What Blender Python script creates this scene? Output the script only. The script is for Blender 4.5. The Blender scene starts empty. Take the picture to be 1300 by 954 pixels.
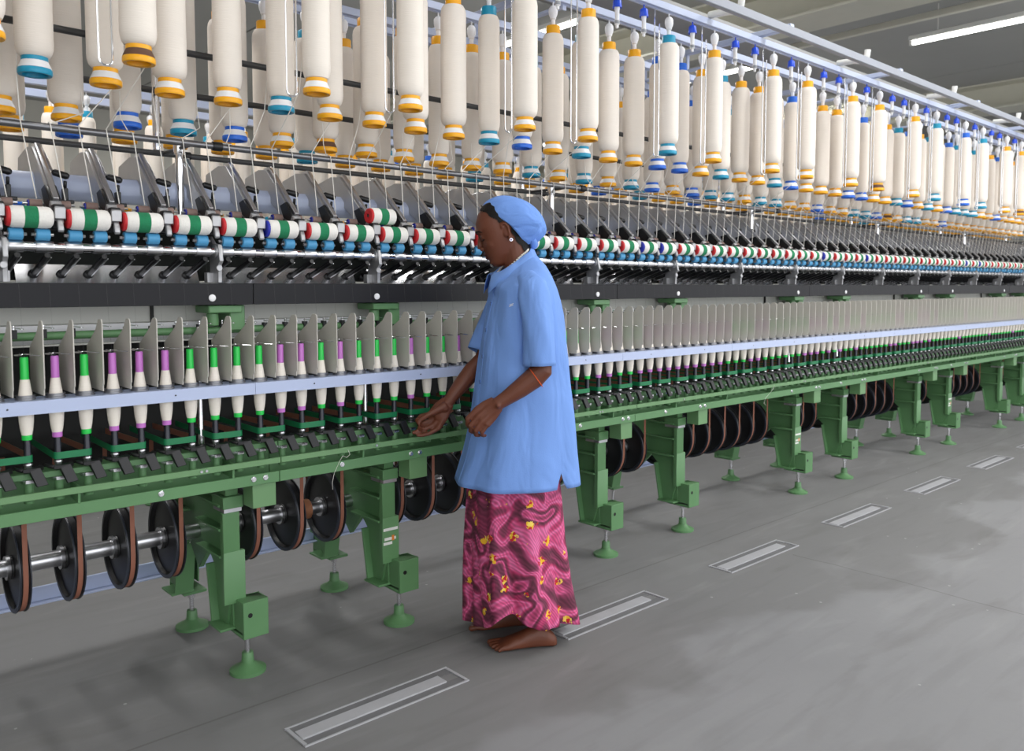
import bpy, bmesh, math, random
from mathutils import Vector, Matrix, noise
random.seed(7)
SC = bpy.context.scene
COL = SC.collection
R = math.radians

# ------------------------------------------------------------------ camera, world, exposure
CAM_H = 1.22
FPX, CX, CY, HZ, VX = 1055.0, 650.0, 432.0, 364.0, 1820.0      # pixels of the 1300 x 954 frame
pit = math.atan((CY - HZ) / FPX)
yaw = math.atan((VX - CX) / (FPX / math.cos(pit)))
fw = Vector((math.cos(pit) * math.cos(yaw), math.cos(pit) * math.sin(yaw), -math.sin(pit)))
rt = Vector((math.sin(yaw), -math.cos(yaw), 0))
up = rt.cross(fw)
cd = bpy.data.cameras.new('camera'); cam = bpy.data.objects.new('camera', cd); COL.objects.link(cam)
cd.sensor_width = 36.0; cd.lens = FPX / 1300 * 36.0
cd.shift_y = -(477.0 - CY) / 1300.0
cd.clip_start = 0.05; cd.clip_end = 100
cd.dof.use_dof = True; cd.dof.focus_distance = 2.9; cd.dof.aperture_fstop = 4.5
m = Matrix((rt, up, -fw)).transposed().to_4x4(); m.translation = Vector((0, 0, CAM_H)); cam.matrix_world = m
SC.camera = cam

wd = bpy.data.worlds.new('daylight'); SC.world = wd; wd.use_nodes = True
bg = wd.node_tree.nodes['Background']; bg.inputs[0].default_value = (0.95, 0.97, 1.0, 1); bg.inputs[1].default_value = 2.05

def area(name, loc, sx, sy, watts, rot=(0, 0, 0)):
    d = bpy.data.lights.new(name, 'AREA'); d.shape = 'RECTANGLE'; d.size = sx; d.size_y = sy; d.energy = watts
    d.color = (1.0, 0.995, 0.985)
    o = bpy.data.objects.new(name, d); COL.objects.link(o); o.location = loc; o.rotation_euler = rot
    return o
LAMP_Z = 3.62
for lx, pw in ((-2.0, 12), (1.0, 14), (4.0, 64), (6.3, 62), (10.0, 60)):
    area('aisle_lamp_light', (lx, 0.3, LAMP_Z + 0.1), 0.25, 3.0, pw)
for lx, ly in ((0.4, 4.1), (3.2, 5.9), (5.9, 5.9), (8.6, 5.8), (12.2, 6.8)):
    area('rear_aisle_lamp_light', (lx, ly, LAMP_Z + 0.1), 0.25, 1.6, 62)
for lx in (0.5, 5.5, 10.5):  # unseen fill lights added to brighten the back wall and ceiling
    area('back_hall_fill_light', (lx, 9.6, LAMP_Z + 0.1), 0.25, 2.4, 80)
SC.view_settings.view_transform = 'Standard'
SC.view_settings.look = 'None'
SC.view_settings.exposure = 0.16
SC.view_settings.gamma = 1.0
SC.view_settings.use_curve_mapping = False

# ------------------------------------------------------------------ helpers
def lin(c):
    return c / 12.92 if c <= 0.04045 else ((c + 0.055) / 1.055) ** 2.4
def rgb(r, g, b):
    return (lin(r / 255), lin(g / 255), lin(b / 255), 1.0)

def mat(name, col, rough=0.5, metal=0.0, var=0.0, scale=8.0, bump=0.0, bscale=60.0, spec=0.5, emit=None, coat=0.0, stretch=None):
    mt = bpy.data.materials.new(name); mt.use_nodes = True
    nt = mt.node_tree; b = nt.nodes['Principled BSDF']
    b.inputs['Base Color'].default_value = col; b.inputs['Roughness'].default_value = rough
    b.inputs['Metallic'].default_value = metal; b.inputs['Specular IOR Level'].default_value = spec
    if coat: b.inputs['Coat Weight'].default_value = coat
    if emit:
        b.inputs['Emission Color'].default_value = col; b.inputs['Emission Strength'].default_value = emit
    tc = nt.nodes.new('ShaderNodeTexCoord'); vec = tc.outputs['Object']
    if stretch:
        mp = nt.nodes.new('ShaderNodeMapping'); mp.inputs['Scale'].default_value = stretch
        nt.links.new(vec, mp.inputs['Vector']); vec = mp.outputs['Vector']
    if var:
        n = nt.nodes.new('ShaderNodeTexNoise'); n.inputs['Scale'].default_value = scale; n.inputs['Detail'].default_value = 5
        nt.links.new(vec, n.inputs['Vector'])
        mx = nt.nodes.new('ShaderNodeMix'); mx.data_type = 'RGBA'
        mx.inputs['A'].default_value = tuple(c * (1 - var) for c in col[:3]) + (1,)
        mx.inputs['B'].default_value = tuple(min(1, c * (1 + var)) for c in col[:3]) + (1,)
        nt.links.new(n.outputs['Fac'], mx.inputs['Factor']); nt.links.new(mx.outputs['Result'], b.inputs['Base Color'])
    if bump:
        n2 = nt.nodes.new('ShaderNodeTexNoise'); n2.inputs['Scale'].default_value = bscale; n2.inputs['Detail'].default_value = 4
        nt.links.new(vec, n2.inputs['Vector'])
        bp = nt.nodes.new('ShaderNodeBump'); bp.inputs['Strength'].default_value = bump; bp.inputs['Distance'].default_value = 0.002
        nt.links.new(n2.outputs['Fac'], bp.inputs['Height']); nt.links.new(bp.outputs['Normal'], b.inputs['Normal'])
    return mt

M = {}
M['green'] = mat('machine green paint', rgb(94, 138, 92), 0.42, var=0.12, scale=5)
M['green_light'] = mat('light green paint', rgb(108, 148, 102), 0.4, var=0.08, scale=6)
M['tape_green'] = mat('green drive tape', rgb(14, 118, 72), 0.45)
M['tape_brown'] = mat('brown drive tape', rgb(150, 96, 76), 0.7, var=0.15, scale=20)
M['rail_blue'] = mat('pale blue rail paint', rgb(180, 192, 222), 0.38, var=0.04)
M['creel_blue'] = mat('pale blue creel paint', rgb(184, 194, 220), 0.4, var=0.05)
M['creel_grey'] = mat('grey creel paint', rgb(176, 178, 184), 0.5, var=0.06)
M['track_grey'] = mat('grey track steel', rgb(146, 150, 160), 0.5, var=0.06)
M['ring_steel'] = mat('worn ring steel', (0.30, 0.30, 0.31, 1), 0.38, metal=0.9)
M['thin_yarn'] = mat('thin grey yarn', rgb(110, 109, 108), 0.9)
M['stand_grey'] = mat('grey roller stand', (0.42, 0.42, 0.43, 1), 0.42, metal=0.7, var=0.15, scale=30)
M['tray'] = mat('light grey tray', rgb(150, 150, 148), 0.6, var=0.05)
M['sep'] = mat('grey separator plastic', rgb(196, 192, 184), 0.5, var=0.05, scale=12)
M['panel'] = mat('charcoal panel', rgb(21, 21, 26), 0.5, var=0.08, scale=3, spec=0.3)
M['duct'] = mat('light grey duct', rgb(196, 196, 190), 0.55, var=0.1, scale=3)
M['dark'] = mat('dark seam and shade tone', rgb(36, 36, 36), 0.7, var=0.2)  # dark tone painted in for shaded gaps, also used on duct seams
M['black'] = mat('black plastic', rgb(17, 17, 19), 0.42)
M['black_rod'] = mat('black spindle', rgb(40, 42, 50), 0.22, metal=0.3)
M['disc'] = mat('black pulley plastic', rgb(24, 24, 26), 0.42, var=0.2, scale=10)
M['disc_rim'] = mat('dark blue black rim', rgb(44, 48, 58), 0.4)
M['chrome'] = mat('chrome', (0.82, 0.82, 0.84, 1), 0.14, metal=1.0)
M['steel'] = mat('brushed steel', (0.60, 0.60, 0.62, 1), 0.3, metal=1.0, var=0.1, scale=30)
M['alu'] = mat('bright aluminium', (0.80, 0.80, 0.83, 1), 0.27, metal=1.0, var=0.08, scale=20)
M['arm_grey'] = mat('grey cast arm', (0.46, 0.46, 0.47, 1), 0.36, metal=0.65, var=0.1, scale=20)
M['bar_steel'] = mat('dark grey steel bar', (0.21, 0.21, 0.22, 1), 0.3, metal=0.85)
M['bar_dark'] = mat('dark rod', rgb(62, 62, 62), 0.45)
M['cot_blue'] = mat('blue rubber cot', rgb(74, 150, 196), 0.5, var=0.08)
M['cot_brown'] = mat('brown rubber cot', rgb(140, 116, 108), 0.6)
M['felt_white'] = mat('white felt', rgb(235, 232, 226), 0.95, var=0.06, scale=30, bump=0.6, bscale=200)
M['felt_green'] = mat('green felt', rgb(34, 126, 84), 0.95, var=0.35, scale=18, bump=0.6, bscale=200)
M['cap_red'] = mat('red cap', rgb(200, 38, 44), 0.5)
M['cap_blue'] = mat('blue end cap', rgb(40, 52, 170), 0.5)
M['yarn'] = mat('cream cotton yarn', rgb(246, 238, 226), 0.85, bump=0.35, bscale=40, stretch=(1, 1, 12), var=0.04, scale=10)
M['roving'] = mat('cream cotton roving', rgb(239, 230, 219), 0.9, bump=0.4, bscale=30, stretch=(1, 1, 10), var=0.035, scale=4)
M['thread'] = mat('white roving thread', rgb(240, 236, 228), 0.9)
M['tube_green'] = mat('bright green tube', rgb(40, 208, 84), 0.35)
M['tube_violet'] = mat('violet tube', rgb(202, 120, 206), 0.35)
M['b_orange'] = mat('orange plastic', rgb(250, 178, 20), 0.35)
M['b_teal'] = mat('teal plastic', rgb(22, 150, 186), 0.35)
M['b_blue'] = mat('blue plastic', rgb(40, 110, 220), 0.35)
M['b_brown'] = mat('brown band', rgb(96, 66, 50), 0.7)
M['white_pl'] = mat('white plastic', rgb(236, 236, 238), 0.4)
M['grey_pl'] = mat('grey plastic', rgb(150, 154, 160), 0.4)
M['holder_blue'] = mat('royal blue plastic', rgb(34, 78, 214), 0.35)
M['inner_orange'] = mat('orange inner', rgb(200, 120, 10), 0.5)
M['galv'] = mat('galvanised metal', (0.62, 0.63, 0.66, 1), 0.38, metal=0.8, var=0.15, scale=15)
M['grate_cover'] = mat('worn pale grating metal', rgb(176, 176, 180), 0.6, metal=0.1, var=0.12, scale=14)
M['grate_slot'] = mat('grey grating recess', rgb(112, 112, 114), 0.7, var=0.2, scale=20)
M['lamp_white'] = mat('lamp housing white', rgb(230, 230, 226), 0.5)
M['tube_glow'] = mat('fluorescent tube', (1.0, 0.98, 0.92, 1), 0.4, emit=9.0)
M['ceil'] = mat('grey ceiling panel', rgb(168, 168, 164), 0.7, var=0.06, scale=1.5)
M['beam'] = mat('cream painted steel', rgb(214, 212, 198), 0.6, var=0.05)
M['wall'] = mat('pale wall', rgb(205, 203, 194), 0.8, var=0.05, scale=1)
M['sticker'] = mat('white sticker', rgb(226, 226, 222), 0.5)
M['sticker_o'] = mat('orange mark', rgb(226, 130, 50), 0.5)

class MB:
    def __init__(s): s.v = []; s.f = []; s.m = []; s.cur = 0
    def add(s, vs, fs):
        o = len(s.v); s.v += [tuple(v) for v in vs]
        for f in fs: s.f.append(tuple(i + o for i in f)); s.m.append(s.cur)
        return s
    def mi(s, i): s.cur = i; return s
    def box(s, x0, x1, y0, y1, z0, z1):
        return s.add([(x0, y0, z0), (x1, y0, z0), (x1, y1, z0), (x0, y1, z0), (x0, y0, z1), (x1, y0, z1), (x1, y1, z1), (x0, y1, z1)],
                     [(0, 3, 2, 1), (4, 5, 6, 7), (0, 1, 5, 4), (1, 2, 6, 5), (2, 3, 7, 6), (3, 0, 4, 7)])
    def prism(s, poly, x0, x1, axis='x'):
        # poly in the two other axes, extruded along axis
        n = len(poly)
        def P(t, a, b):
            return {'x': (t, a, b), 'y': (a, t, b), 'z': (a, b, t)}[axis]
        vs = [P(x0, a, b) for a, b in poly] + [P(x1, a, b) for a, b in poly]
        ar = sum(poly[i][0] * poly[(i + 1) % n][1] - poly[(i + 1) % n][0] * poly[i][1] for i in range(n))
        fs = [tuple(range(n))[::-1], tuple(range(n, 2 * n))] + [(i, (i + 1) % n, (i + 1) % n + n, i + n) for i in range(n)]
        if (ar < 0) != (axis == 'y'): fs = [f[::-1] for f in fs]
        return s.add(vs, fs)
    def lathe(s, prof, c=(0, 0, 0), axis='z', n=16, cap=True):
        # prof: list of (r, t)
        vs = []; fs = []
        for r, t in prof:
            for i in range(n):
                a = 2 * math.pi * i / n; p, q = r * math.cos(a), r * math.sin(a)
                v = {'z': (p, q, t), 'x': (t, p, q), 'y': (q, t, p)}[axis]
                vs.append((v[0] + c[0], v[1] + c[1], v[2] + c[2]))
        for k in range(len(prof) - 1):
            for i in range(n):
                j = (i + 1) % n; fs.append((k * n + i, k * n + j, (k + 1) * n + j, (k + 1) * n + i))
        if prof[-1][1] < prof[0][1]: fs = [f[::-1] for f in fs]
        if cap:
            lo = tuple(range(n)); hi = tuple(range((len(prof) - 1) * n, len(prof) * n))
            if prof[-1][1] >= prof[0][1]: fs += [lo[::-1], hi]
            else: fs += [lo, hi[::-1]]
        return s.add(vs, fs)
    def sweep(s, pts, rad, n=8, closed=False, flat=None):
        pts = [Vector(p) for p in pts]; K = len(pts)
        rads = rad if isinstance(rad, (list, tuple)) else [rad] * K
        vs = []; prev = None
        for i in range(K):
            if closed: d = pts[(i + 1) % K] - pts[i - 1]
            else: d = pts[min(i + 1, K - 1)] - pts[max(i - 1, 0)]
            d.normalize()
            if prev is None:
                ref = Vector((0, 0, 1)) if abs(d.z) < 0.9 else Vector((1, 0, 0))
                u = ref.cross(d).normalized()
            else:
                u = (prev - d * prev.dot(d)).normalized()
            prev = u; w = d.cross(u)
            for k in range(n):
                a = 2 * math.pi * k / n
                vs.append(pts[i] + (u * math.cos(a) + w * math.sin(a)) * rads[i])
        fs = []
        for i in range(K if closed else K - 1):
            ii = (i + 1) % K
            for k in range(n):
                j = (k + 1) % n; fs.append((i * n + k, i * n + j, ii * n + j, ii * n + k))
        if not closed: fs += [tuple(range(n))[::-1], tuple(range((K - 1) * n, K * n))]
        return s.add(vs, fs)
    def rod(s, a, b, r, n=10): return s.sweep([a, b], r, n)
    def ball(s, c, rx, ry=None, rz=None, n=12, k=8):
        ry = ry or rx; rz = rz or rx
        vs = []; fs = []
        for i in range(k + 1):
            t = math.pi * i / k
            for j in range(n):
                a = 2 * math.pi * j / n
                vs.append((c[0] + rx * math.sin(t) * math.cos(a), c[1] + ry * math.sin(t) * math.sin(a), c[2] - rz * math.cos(t)))
        for i in range(k):
            for j in range(n):
                q = (j + 1) % n; fs.append((i * n + j, i * n + q, (i + 1) * n + q, (i + 1) * n + j))
        return s.add(vs, fs)
    def mesh(s, name, mats, bevel=0, smooth=True, weld=True):
        me = bpy.data.meshes.new(name); me.from_pydata(s.v, [], s.f)
        for mt in (mats if isinstance(mats, (list, tuple)) else [mats]): me.materials.append(mt if not isinstance(mt, str) else M[mt])
        me.polygons.foreach_set('material_index', s.m)
        if weld or bevel:
            bm = bmesh.new(); bm.from_mesh(me)
            bmesh.ops.remove_doubles(bm, verts=bm.verts, dist=1e-6)
            if bevel:
                es = [e for e in bm.edges if len(e.link_faces) == 2 and e.calc_face_angle(0) > 0.6]
                bmesh.ops.bevel(bm, geom=es, offset=bevel, segments=1, affect='EDGES', clamp_overlap=True)
            bm.to_mesh(me); bm.free()
        if smooth:
            me.polygons.foreach_set('use_smooth', [True] * len(me.polygons)); me.set_sharp_from_angle(angle=R(38))
        me.update()
        return me
    def build(s, name, mats, parent=None, loc=(0, 0, 0), **k):
        return link(name, s.mesh(name, mats, **k), parent, loc)

WLOC = {}
def link(name, me, parent=None, loc=(0, 0, 0)):
    o = bpy.data.objects.new(name, me); COL.objects.link(o)
    put(o, parent, loc); return o
def put(o, parent, loc):
    loc = Vector(loc); WLOC[o.name] = loc
    if parent is not None:
        o.parent = parent; o.location = loc - WLOC[parent.name]
    else: o.location = loc
def empty(name, loc=(0, 0, 0)):
    o = bpy.data.objects.new(name, None); COL.objects.link(o); o.empty_display_size = 0.05
    o.location = loc; WLOC[o.name] = Vector(loc); return o
def tag(o, label=None, cat=None, group=None, kind=None):
    if label: o['label'] = label
    if cat: o['category'] = cat
    if group: o['group'] = group
    if kind: o['kind'] = kind
    return o
ONES = ['zeroth', 'first', 'second', 'third', 'fourth', 'fifth', 'sixth', 'seventh', 'eighth', 'ninth', 'tenth', 'eleventh', 'twelfth', 'thirteenth',
        'fourteenth', 'fifteenth', 'sixteenth', 'seventeenth', 'eighteenth', 'nineteenth']
TENS = {2: ('twenty', 'twentieth'), 3: ('thirty', 'thirtieth'), 4: ('forty', 'fortieth'), 5: ('fifty', 'fiftieth'), 6: ('sixty', 'sixtieth')}
def nth(n):
    if n < 20: return ONES[n]
    t, r = divmod(n, 10)
    return TENS[t][1] if r == 0 else TENS[t][0] + '-' + ONES[r]

D, P = 2.39, 0.07
K0, K1 = -9, 136
XS, XE = -0.70, 9.7
MC = 2.715
LEGX = []
for n in range(-1, 6):
    LEGX += [1.055 + 1.708 * n, 1.632 + 1.708 * n]
LEGX = [x for x in LEGX if XS + 0.1 < x < XE - 0.25]

# ------------------------------------------------------------------ the setting
def floor_mat():
    mt = bpy.data.materials.new('worn concrete floor'); mt.use_nodes = True; nt = mt.node_tree; N = nt.nodes; Lk = nt.links
    b = N['Principled BSDF']; b.inputs['Roughness'].default_value = 0.62; b.inputs['Specular IOR Level'].default_value = 0.35
    tc = N.new('ShaderNodeTexCoord')
    def tex(scale, detail=6, stretch=None, dist=0.0):
        n = N.new('ShaderNodeTexNoise'); n.inputs['Scale'].default_value = scale; n.inputs['Detail'].default_value = detail
        n.inputs['Distortion'].default_value = dist
        if stretch:
            mp = N.new('ShaderNodeMapping'); mp.inputs['Scale'].default_value = stretch
            Lk.new(tc.outputs['Object'], mp.inputs[0]); Lk.new(mp.outputs[0], n.inputs['Vector'])
        else: Lk.new(tc.outputs['Object'], n.inputs['Vector'])
        return n.outputs['Fac']
    def math_(op, a, b_=None, c=None):
        n = N.new('ShaderNodeMath'); n.operation = op
        for i, q in enumerate((a, b_, c)):
            if q is None: continue
            if isinstance(q, (int, float)): n.inputs[i].default_value = q
            else: Lk.new(q, n.inputs[i])
        return n.outputs[0]
    def mix(f, a, b_):
        n = N.new('ShaderNodeMix'); n.data_type = 'RGBA'
        if isinstance(f, (int, float)): n.inputs['Factor'].default_value = f
        else: Lk.new(f, n.inputs['Factor'])
        for k, q in (('A', a), ('B', b_)):
            if isinstance(q, tuple): n.inputs[k].default_value = q
            else: Lk.new(q, n.inputs[k])
        return n.outputs['Result']
    sep = N.new('ShaderNodeSeparateXYZ'); Lk.new(tc.outputs['Object'], sep.inputs[0]); X, Y = sep.outputs[0], sep.outputs[1]
    base = mix(tex(1.1, 8), rgb(128, 128, 130), rgb(150, 150, 152))
    base = mix(math_('MULTIPLY', tex(7, 8, (1, 2.5, 1)), 0.55), base, rgb(142, 142, 143))
    # worn band along the machine: a darker scuffed lane with an irregular edge
    wob = math_('MULTIPLY', math_('SUBTRACT', tex(1.6, 4), 0.5), 1.3)
    lane = N.new('ShaderNodeMapRange'); lane.interpolation_type = 'SMOOTHSTEP'
    Lk.new(math_('ADD', Y, wob), lane.inputs['Value']); lane.inputs['From Min'].default_value = 1.45; lane.inputs['From Max'].default_value = 1.62
    base = mix(math_('MULTIPLY', lane.outputs[0], 0.55), base, rgb(114, 113, 112))
    st = N.new('ShaderNodeMapRange'); Lk.new(tex(2.4, 6, (0.7, 2.0, 1), 0.8), st.inputs['Value'])
    st.inputs['From Min'].default_value = 0.55; st.inputs['From Max'].default_value = 0.8
    base = mix(math_('MULTIPLY', st.outputs[0], 0.5), base, rgb(104, 102, 100))
    # saw-cut joints
    j1 = math_('LESS_THAN', math_('ABSOLUTE', math_('SUBTRACT', Y, 2.245)), 0.004)
    j2 = math_('LESS_THAN', math_('ABSOLUTE', math_('SUBTRACT', math_('ADD', X, math_('MULTIPLY', tex(3, 2), 0.05)), 3.47)), 0.004)
    j2 = math_('MULTIPLY', j2, math_('LESS_THAN', Y, 1.9))
    scf = N.new('ShaderNodeMapRange'); Lk.new(tex(5.0, 9, (0.35, 3.0, 1), 0.4), scf.inputs['Value']); scf.inputs['From Min'].default_value = 0.52; scf.inputs['From Max'].default_value = 0.74
    base = mix(math_('MULTIPLY', scf.outputs[0], 0.22), base, rgb(100, 99, 98))
    scl = N.new('ShaderNodeMapRange'); Lk.new(tex(4.0, 9, (0.5, 2.4, 1), 0.6), scl.inputs['Value']); scl.inputs['From Min'].default_value = 0.56; scl.inputs['From Max'].default_value = 0.78
    base = mix(math_('MULTIPLY', scl.outputs[0], 0.25), base, rgb(168, 168, 168))
    base = mix(math_('MULTIPLY', math_('MAXIMUM', j1, j2), 0.38), base, rgb(84, 82, 80))
    # pale specks
    vo = N.new('ShaderNodeTexVoronoi'); vo.inputs['Scale'].default_value = 9; Lk.new(tc.outputs['Object'], vo.inputs['Vector'])
    sp = math_('MULTIPLY', math_('LESS_THAN', vo.outputs['Distance'], 0.05), math_('GREATER_THAN', tex(1.7, 2), 0.53))
    base = mix(math_('MULTIPLY', sp, 0.5), base, rgb(196, 196, 194))
    Lk.new(base, b.inputs['Base Color'])
    bp = N.new('ShaderNodeBump'); bp.inputs['Strength'].default_value = 0.15; bp.inputs['Distance'].default_value = 0.003
    Lk.new(tex(40, 6), bp.inputs['Height']); Lk.new(bp.outputs[0], b.inputs['Normal'])
    return mt
M['floor'] = floor_mat()
MB().box(-6, 24, -4, 14, -0.12, 0).build('floor', 'floor', smooth=False)
tag(bpy.data.objects['floor'], 'grey worn concrete factory floor with scuffed lane along the machine', 'floor', kind='structure')

CEIL = 3.95
ce = MB()
for i in range(12):                                       # broad sheets, each with a shallow joint to the next
    ce.box(-6 + 2.5 * i + 0.012, -6 + 2.5 * (i + 1) - 0.012, -4, 14, CEIL, CEIL + 0.06)
ce.box(-6, 24, -4, 14, CEIL + 0.05, CEIL + 0.12)
tag(ce.build('ceiling', 'ceil', smooth=False), 'grey sheet ceiling high above the machine', 'ceiling', kind='structure')
tag(MB().box(-6, 24, 13.9, 14.1, 0, CEIL).build('wall_back', 'wall', smooth=False), 'pale wall far behind the spinning machine', 'wall', kind='structure')
tag(MB().box(23.9, 24.1, -4, 14, 0, CEIL).build('wall_right', 'wall', smooth=False), 'pale end wall beyond the far end of the machine', 'wall', kind='structure')
tag(MB().box(-6.1, -5.9, -4, 14, 0, CEIL).build('wall_left', 'wall', smooth=False), 'pale end wall to the left of the machine', 'wall', kind='structure')

for i, bx in enumerate((7.15, 12.6, 17.6)):                 # cream steel beams across the hall
    b = MB().box(bx - 0.25, bx + 0.25, -4, 13.88, 3.60, 3.62).box(bx - 0.015, bx + 0.015, -4, 13.88, 3.62, 3.93).box(bx - 0.25, bx + 0.25, -4, 13.88, 3.93, 3.949)
    o = b.build('trim_%d' % (i + 1), 'beam')
    tag(o, ['nearest cream steel ceiling beam crossing above the creel', 'second cream steel ceiling beam, far right', 'farthest cream steel ceiling beam'][i], 'beam', kind='structure')
tag(MB().box(7.42, 7.86, -4, 13.88, 3.86, 3.94).build('trim_4', 'dark'), 'dark painted strip standing in for shade between cream beam and cable trunking', 'trim', kind='structure')  # dark sheet added for the shadowed gap beside the beam
pp = empty('conduit', (8.03, -4, 3.66))
pipe = MB().box(8.00, 8.06, -4, 10, 3.66, 3.72).build('trunking', 'beam', pp, bevel=0.006)
for y in (1.2, 2.75, 4.4, 6.2):
    MB().box(8.02, 8.04, y - 0.014, y + 0.014, 3.72, 3.945).build('hanger', 'beam', pp)
tag(pp, 'cream cable trunking hung below the ceiling, crossing above the creel', 'conduit')

def lamp(x, y, L, label, group=None, z=LAMP_Z):
    t = empty('fluorescent_lamp', (x, y, z))
    MB().box(-0.045, 0.045, -L / 2, L / 2, 0.022, 0.07).build('housing', 'lamp_white', t, (x, y, z), bevel=0.008)
    MB().lathe([(0.0185, -L / 2 + 0.03), (0.0185, L / 2 - 0.03)], axis='y', n=12).build('lamp_tube', 'tube_glow', t, (x, y, z))
    for s in (-1, 1):
        MB().box(-0.02, 0.02, s * (L / 2 - 0.015) - 0.015, s * (L / 2 - 0.015) + 0.015, -0.02, 0.03).build('lamp_holder', 'lamp_white', t, (x, y, z), bevel=0.004)
        MB().rod((0, s * L * 0.35, 0.065), (0, s * L * 0.35, CEIL - z - 0.002), 0.005, 6).build('drop_rod', 'lamp_white', t, (x, y, z))
    tag(t, label, 'lamp', group)
    return t
lamp(8.56, 2.72, 1.75, 'bright fluorescent lamp hanging at top right of the photo, nearest one in view')
for lx, ly, lw in ((0.4, 4.1, 'over the rear aisle above the left end of the machine'), (3.2, 5.9, 'behind the near creel, hidden by bobbins left of the middle'), (5.9, 5.9, 'glowing behind the creel above and right of the woman'), (8.6, 5.8, 'glowing behind the creel, right of the middle'), (12.2, 6.8, 'farthest glow behind the creel, near the right edge')):
    lamp(lx, ly, 1.6, 'fluorescent lamp ' + lw, 'rear lamps', LAMP_Z + 0.12)
for lx, lw in ((0.5, 'left'), (5.5, 'middle'), (10.5, 'right')):  # unseen fixtures added to go with the back hall fill lights
    lamp(lx, 9.6, 2.4, 'added fill lamp far back in the hall, %s one of three' % lw, 'added back hall fill lamps', LAMP_Z + 0.12)
for lx, lw in ((-2.0, 'far behind the viewer'), (1.0, 'right above the viewer'), (4.0, 'ahead of the viewer, right of the woman'), (6.3, 'further along the aisle'), (10.0, 'towards the far end of the aisle')):
    lamp(lx, 0.3, 3.0, 'long fluorescent lamp over the aisle, ' + lw, 'aisle lamps', LAMP_Z + 0.12)

# ------------------------------------------------------------------ the spinning frame: one long machine
FR = empty('spinning_frame', (4.3, MC, 0))
tag(FR, 'long green ring spinning frame with pale blue ring rail, running the length of the hall', 'spinning machine')
def fpart(mb, name, mats, loc=(0, 0, 0), **k): return mb.build(name, mats, FR, loc, **k)
def rep(o, locs, parent=None):
    """first location moves o itself, the others get copies (with copies of its children)"""
    par = parent or o.parent; base = WLOC[par.name] if par else Vector((0, 0, 0)); out = []
    for i, l in enumerate(locs):
        if i == 0: c = o
        else:
            c = o.copy(); COL.objects.link(c); c.parent = par
            for ch in o.children:
                d = ch.copy(); COL.objects.link(d); d.parent = c
                for g in ch.children:
                    e = g.copy(); COL.objects.link(e); e.parent = d
        c.location = Vector(l) - base; WLOC[c.name] = Vector(l); out.append(c)
    return out
KS = list(range(K0 + 1, K1 + 1))
KX = [k * P for k in KS]

# --- ring rail, with a real hole for every spindle
def rail_segment(ncell):
    b = MB(); r = 0.0215; n = 16; y0, y1 = 2.347, 2.437
    for c in range(ncell):
        cx = c * P; inn = []; outr = []
        for i in range(n):
            a = 2 * math.pi * (i + 0.5) / n; ca, sa = math.cos(a), math.sin(a)
            inn.append((cx + r * ca, D + r * sa, 0))
            s = min(0.035 / max(abs(ca), 1e-6), 0.045 / max(abs(sa), 1e-6))
            yy = D + s * sa
            outr.append((cx + s * ca, min(max(yy, y0), y1), 0))
        for z, flip in ((0.932, False), (0.927, True)):
            vs = [(x, y, z) for x, y, _ in inn] + [(x, y, z) for x, y, _ in outr]
            fs = [(i, i + n, (i + 1) % n + n, (i + 1) % n) for i in range(n)]
            b.add(vs, [f[::-1] for f in fs] if flip else fs)
        vs = [(x, y, 0.932) for x, y, _ in inn] + [(x, y, 0.927) for x, y, _ in inn]
        b.add(vs, [(i, (i + 1) % n, (i + 1) % n + n, i + n) for i in range(n)])
    x0, x1 = -0.035 + 0.0006, (ncell - 1) * P + 0.035 - 0.0006
    b.box(x0, x1, 2.343, 2.348, 0.8985, 0.9325)
    b.box(x0, x1, 2.435, 2.440, 0.8985, 0.9325)
    return b
seg = fpart(rail_segment(12), 'ring_rail', 'rail_blue', weld=False)
rv = MB().lathe([(0.0024, -0.0008), (0.0024, 0.0002)], axis='y', n=8).mesh('rivet', 'black')
for rx in (0.16, 0.57):
    r_ = link('rivet', rv, seg, (rx, 2.343, 0.916))
rep(seg, [(P * (4 + 12 * i), 0, 0) for i in range(-1, 12)])

# --- separators between the spindles
sepb = MB().prism([(2.352, 0.943), (2.352, 0.958), (2.346, 0.962), (2.346, 1.123), (2.350, 1.131), (2.356, 1.134), (2.374, 1.134), (2.381, 1.129),
                   (2.402, 1.105), (2.484, 1.060), (2.488, 1.054), (2.488, 0.947), (2.484, 0.943)], -0.0016, 0.0016)
so = fpart(sepb, 'separator', 'sep', bevel=0.0007)
rep(so, [((k + 0.5) * P, 0, 0) for k in KS])

# --- spinning rings on the rail
ro = fpart(MB().lathe([(0.0190, 0), (0.0235, 0), (0.0235, 0.004), (0.0215, 0.005), (0.0215, 0.009), (0.0228, 0.010), (0.0228, 0.012), (0.0192, 0.012), (0.0190, 0)], n=20, cap=False), 'spinning_ring', 'ring_steel')
rep(ro, [(x, D, 0.9325) for x in KX])

# --- balloon rings above the bobbins
br = MB().sweep([(0.021 * math.cos(a), 0.021 * math.sin(a), 0) for a in [R(-60 + 300 * i / 20) for i in range(21)]] + [(-0.0, 0.05, 0)], 0.0013, 6)
br.sweep([(0.0105, -0.018, 0), (0.033, -0.026, -0.002)], 0.0013, 6)
bo = fpart(br, 'balloon_ring', 'chrome')
rep(bo, [(x, D, 1.0465) for x in KX])

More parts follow.
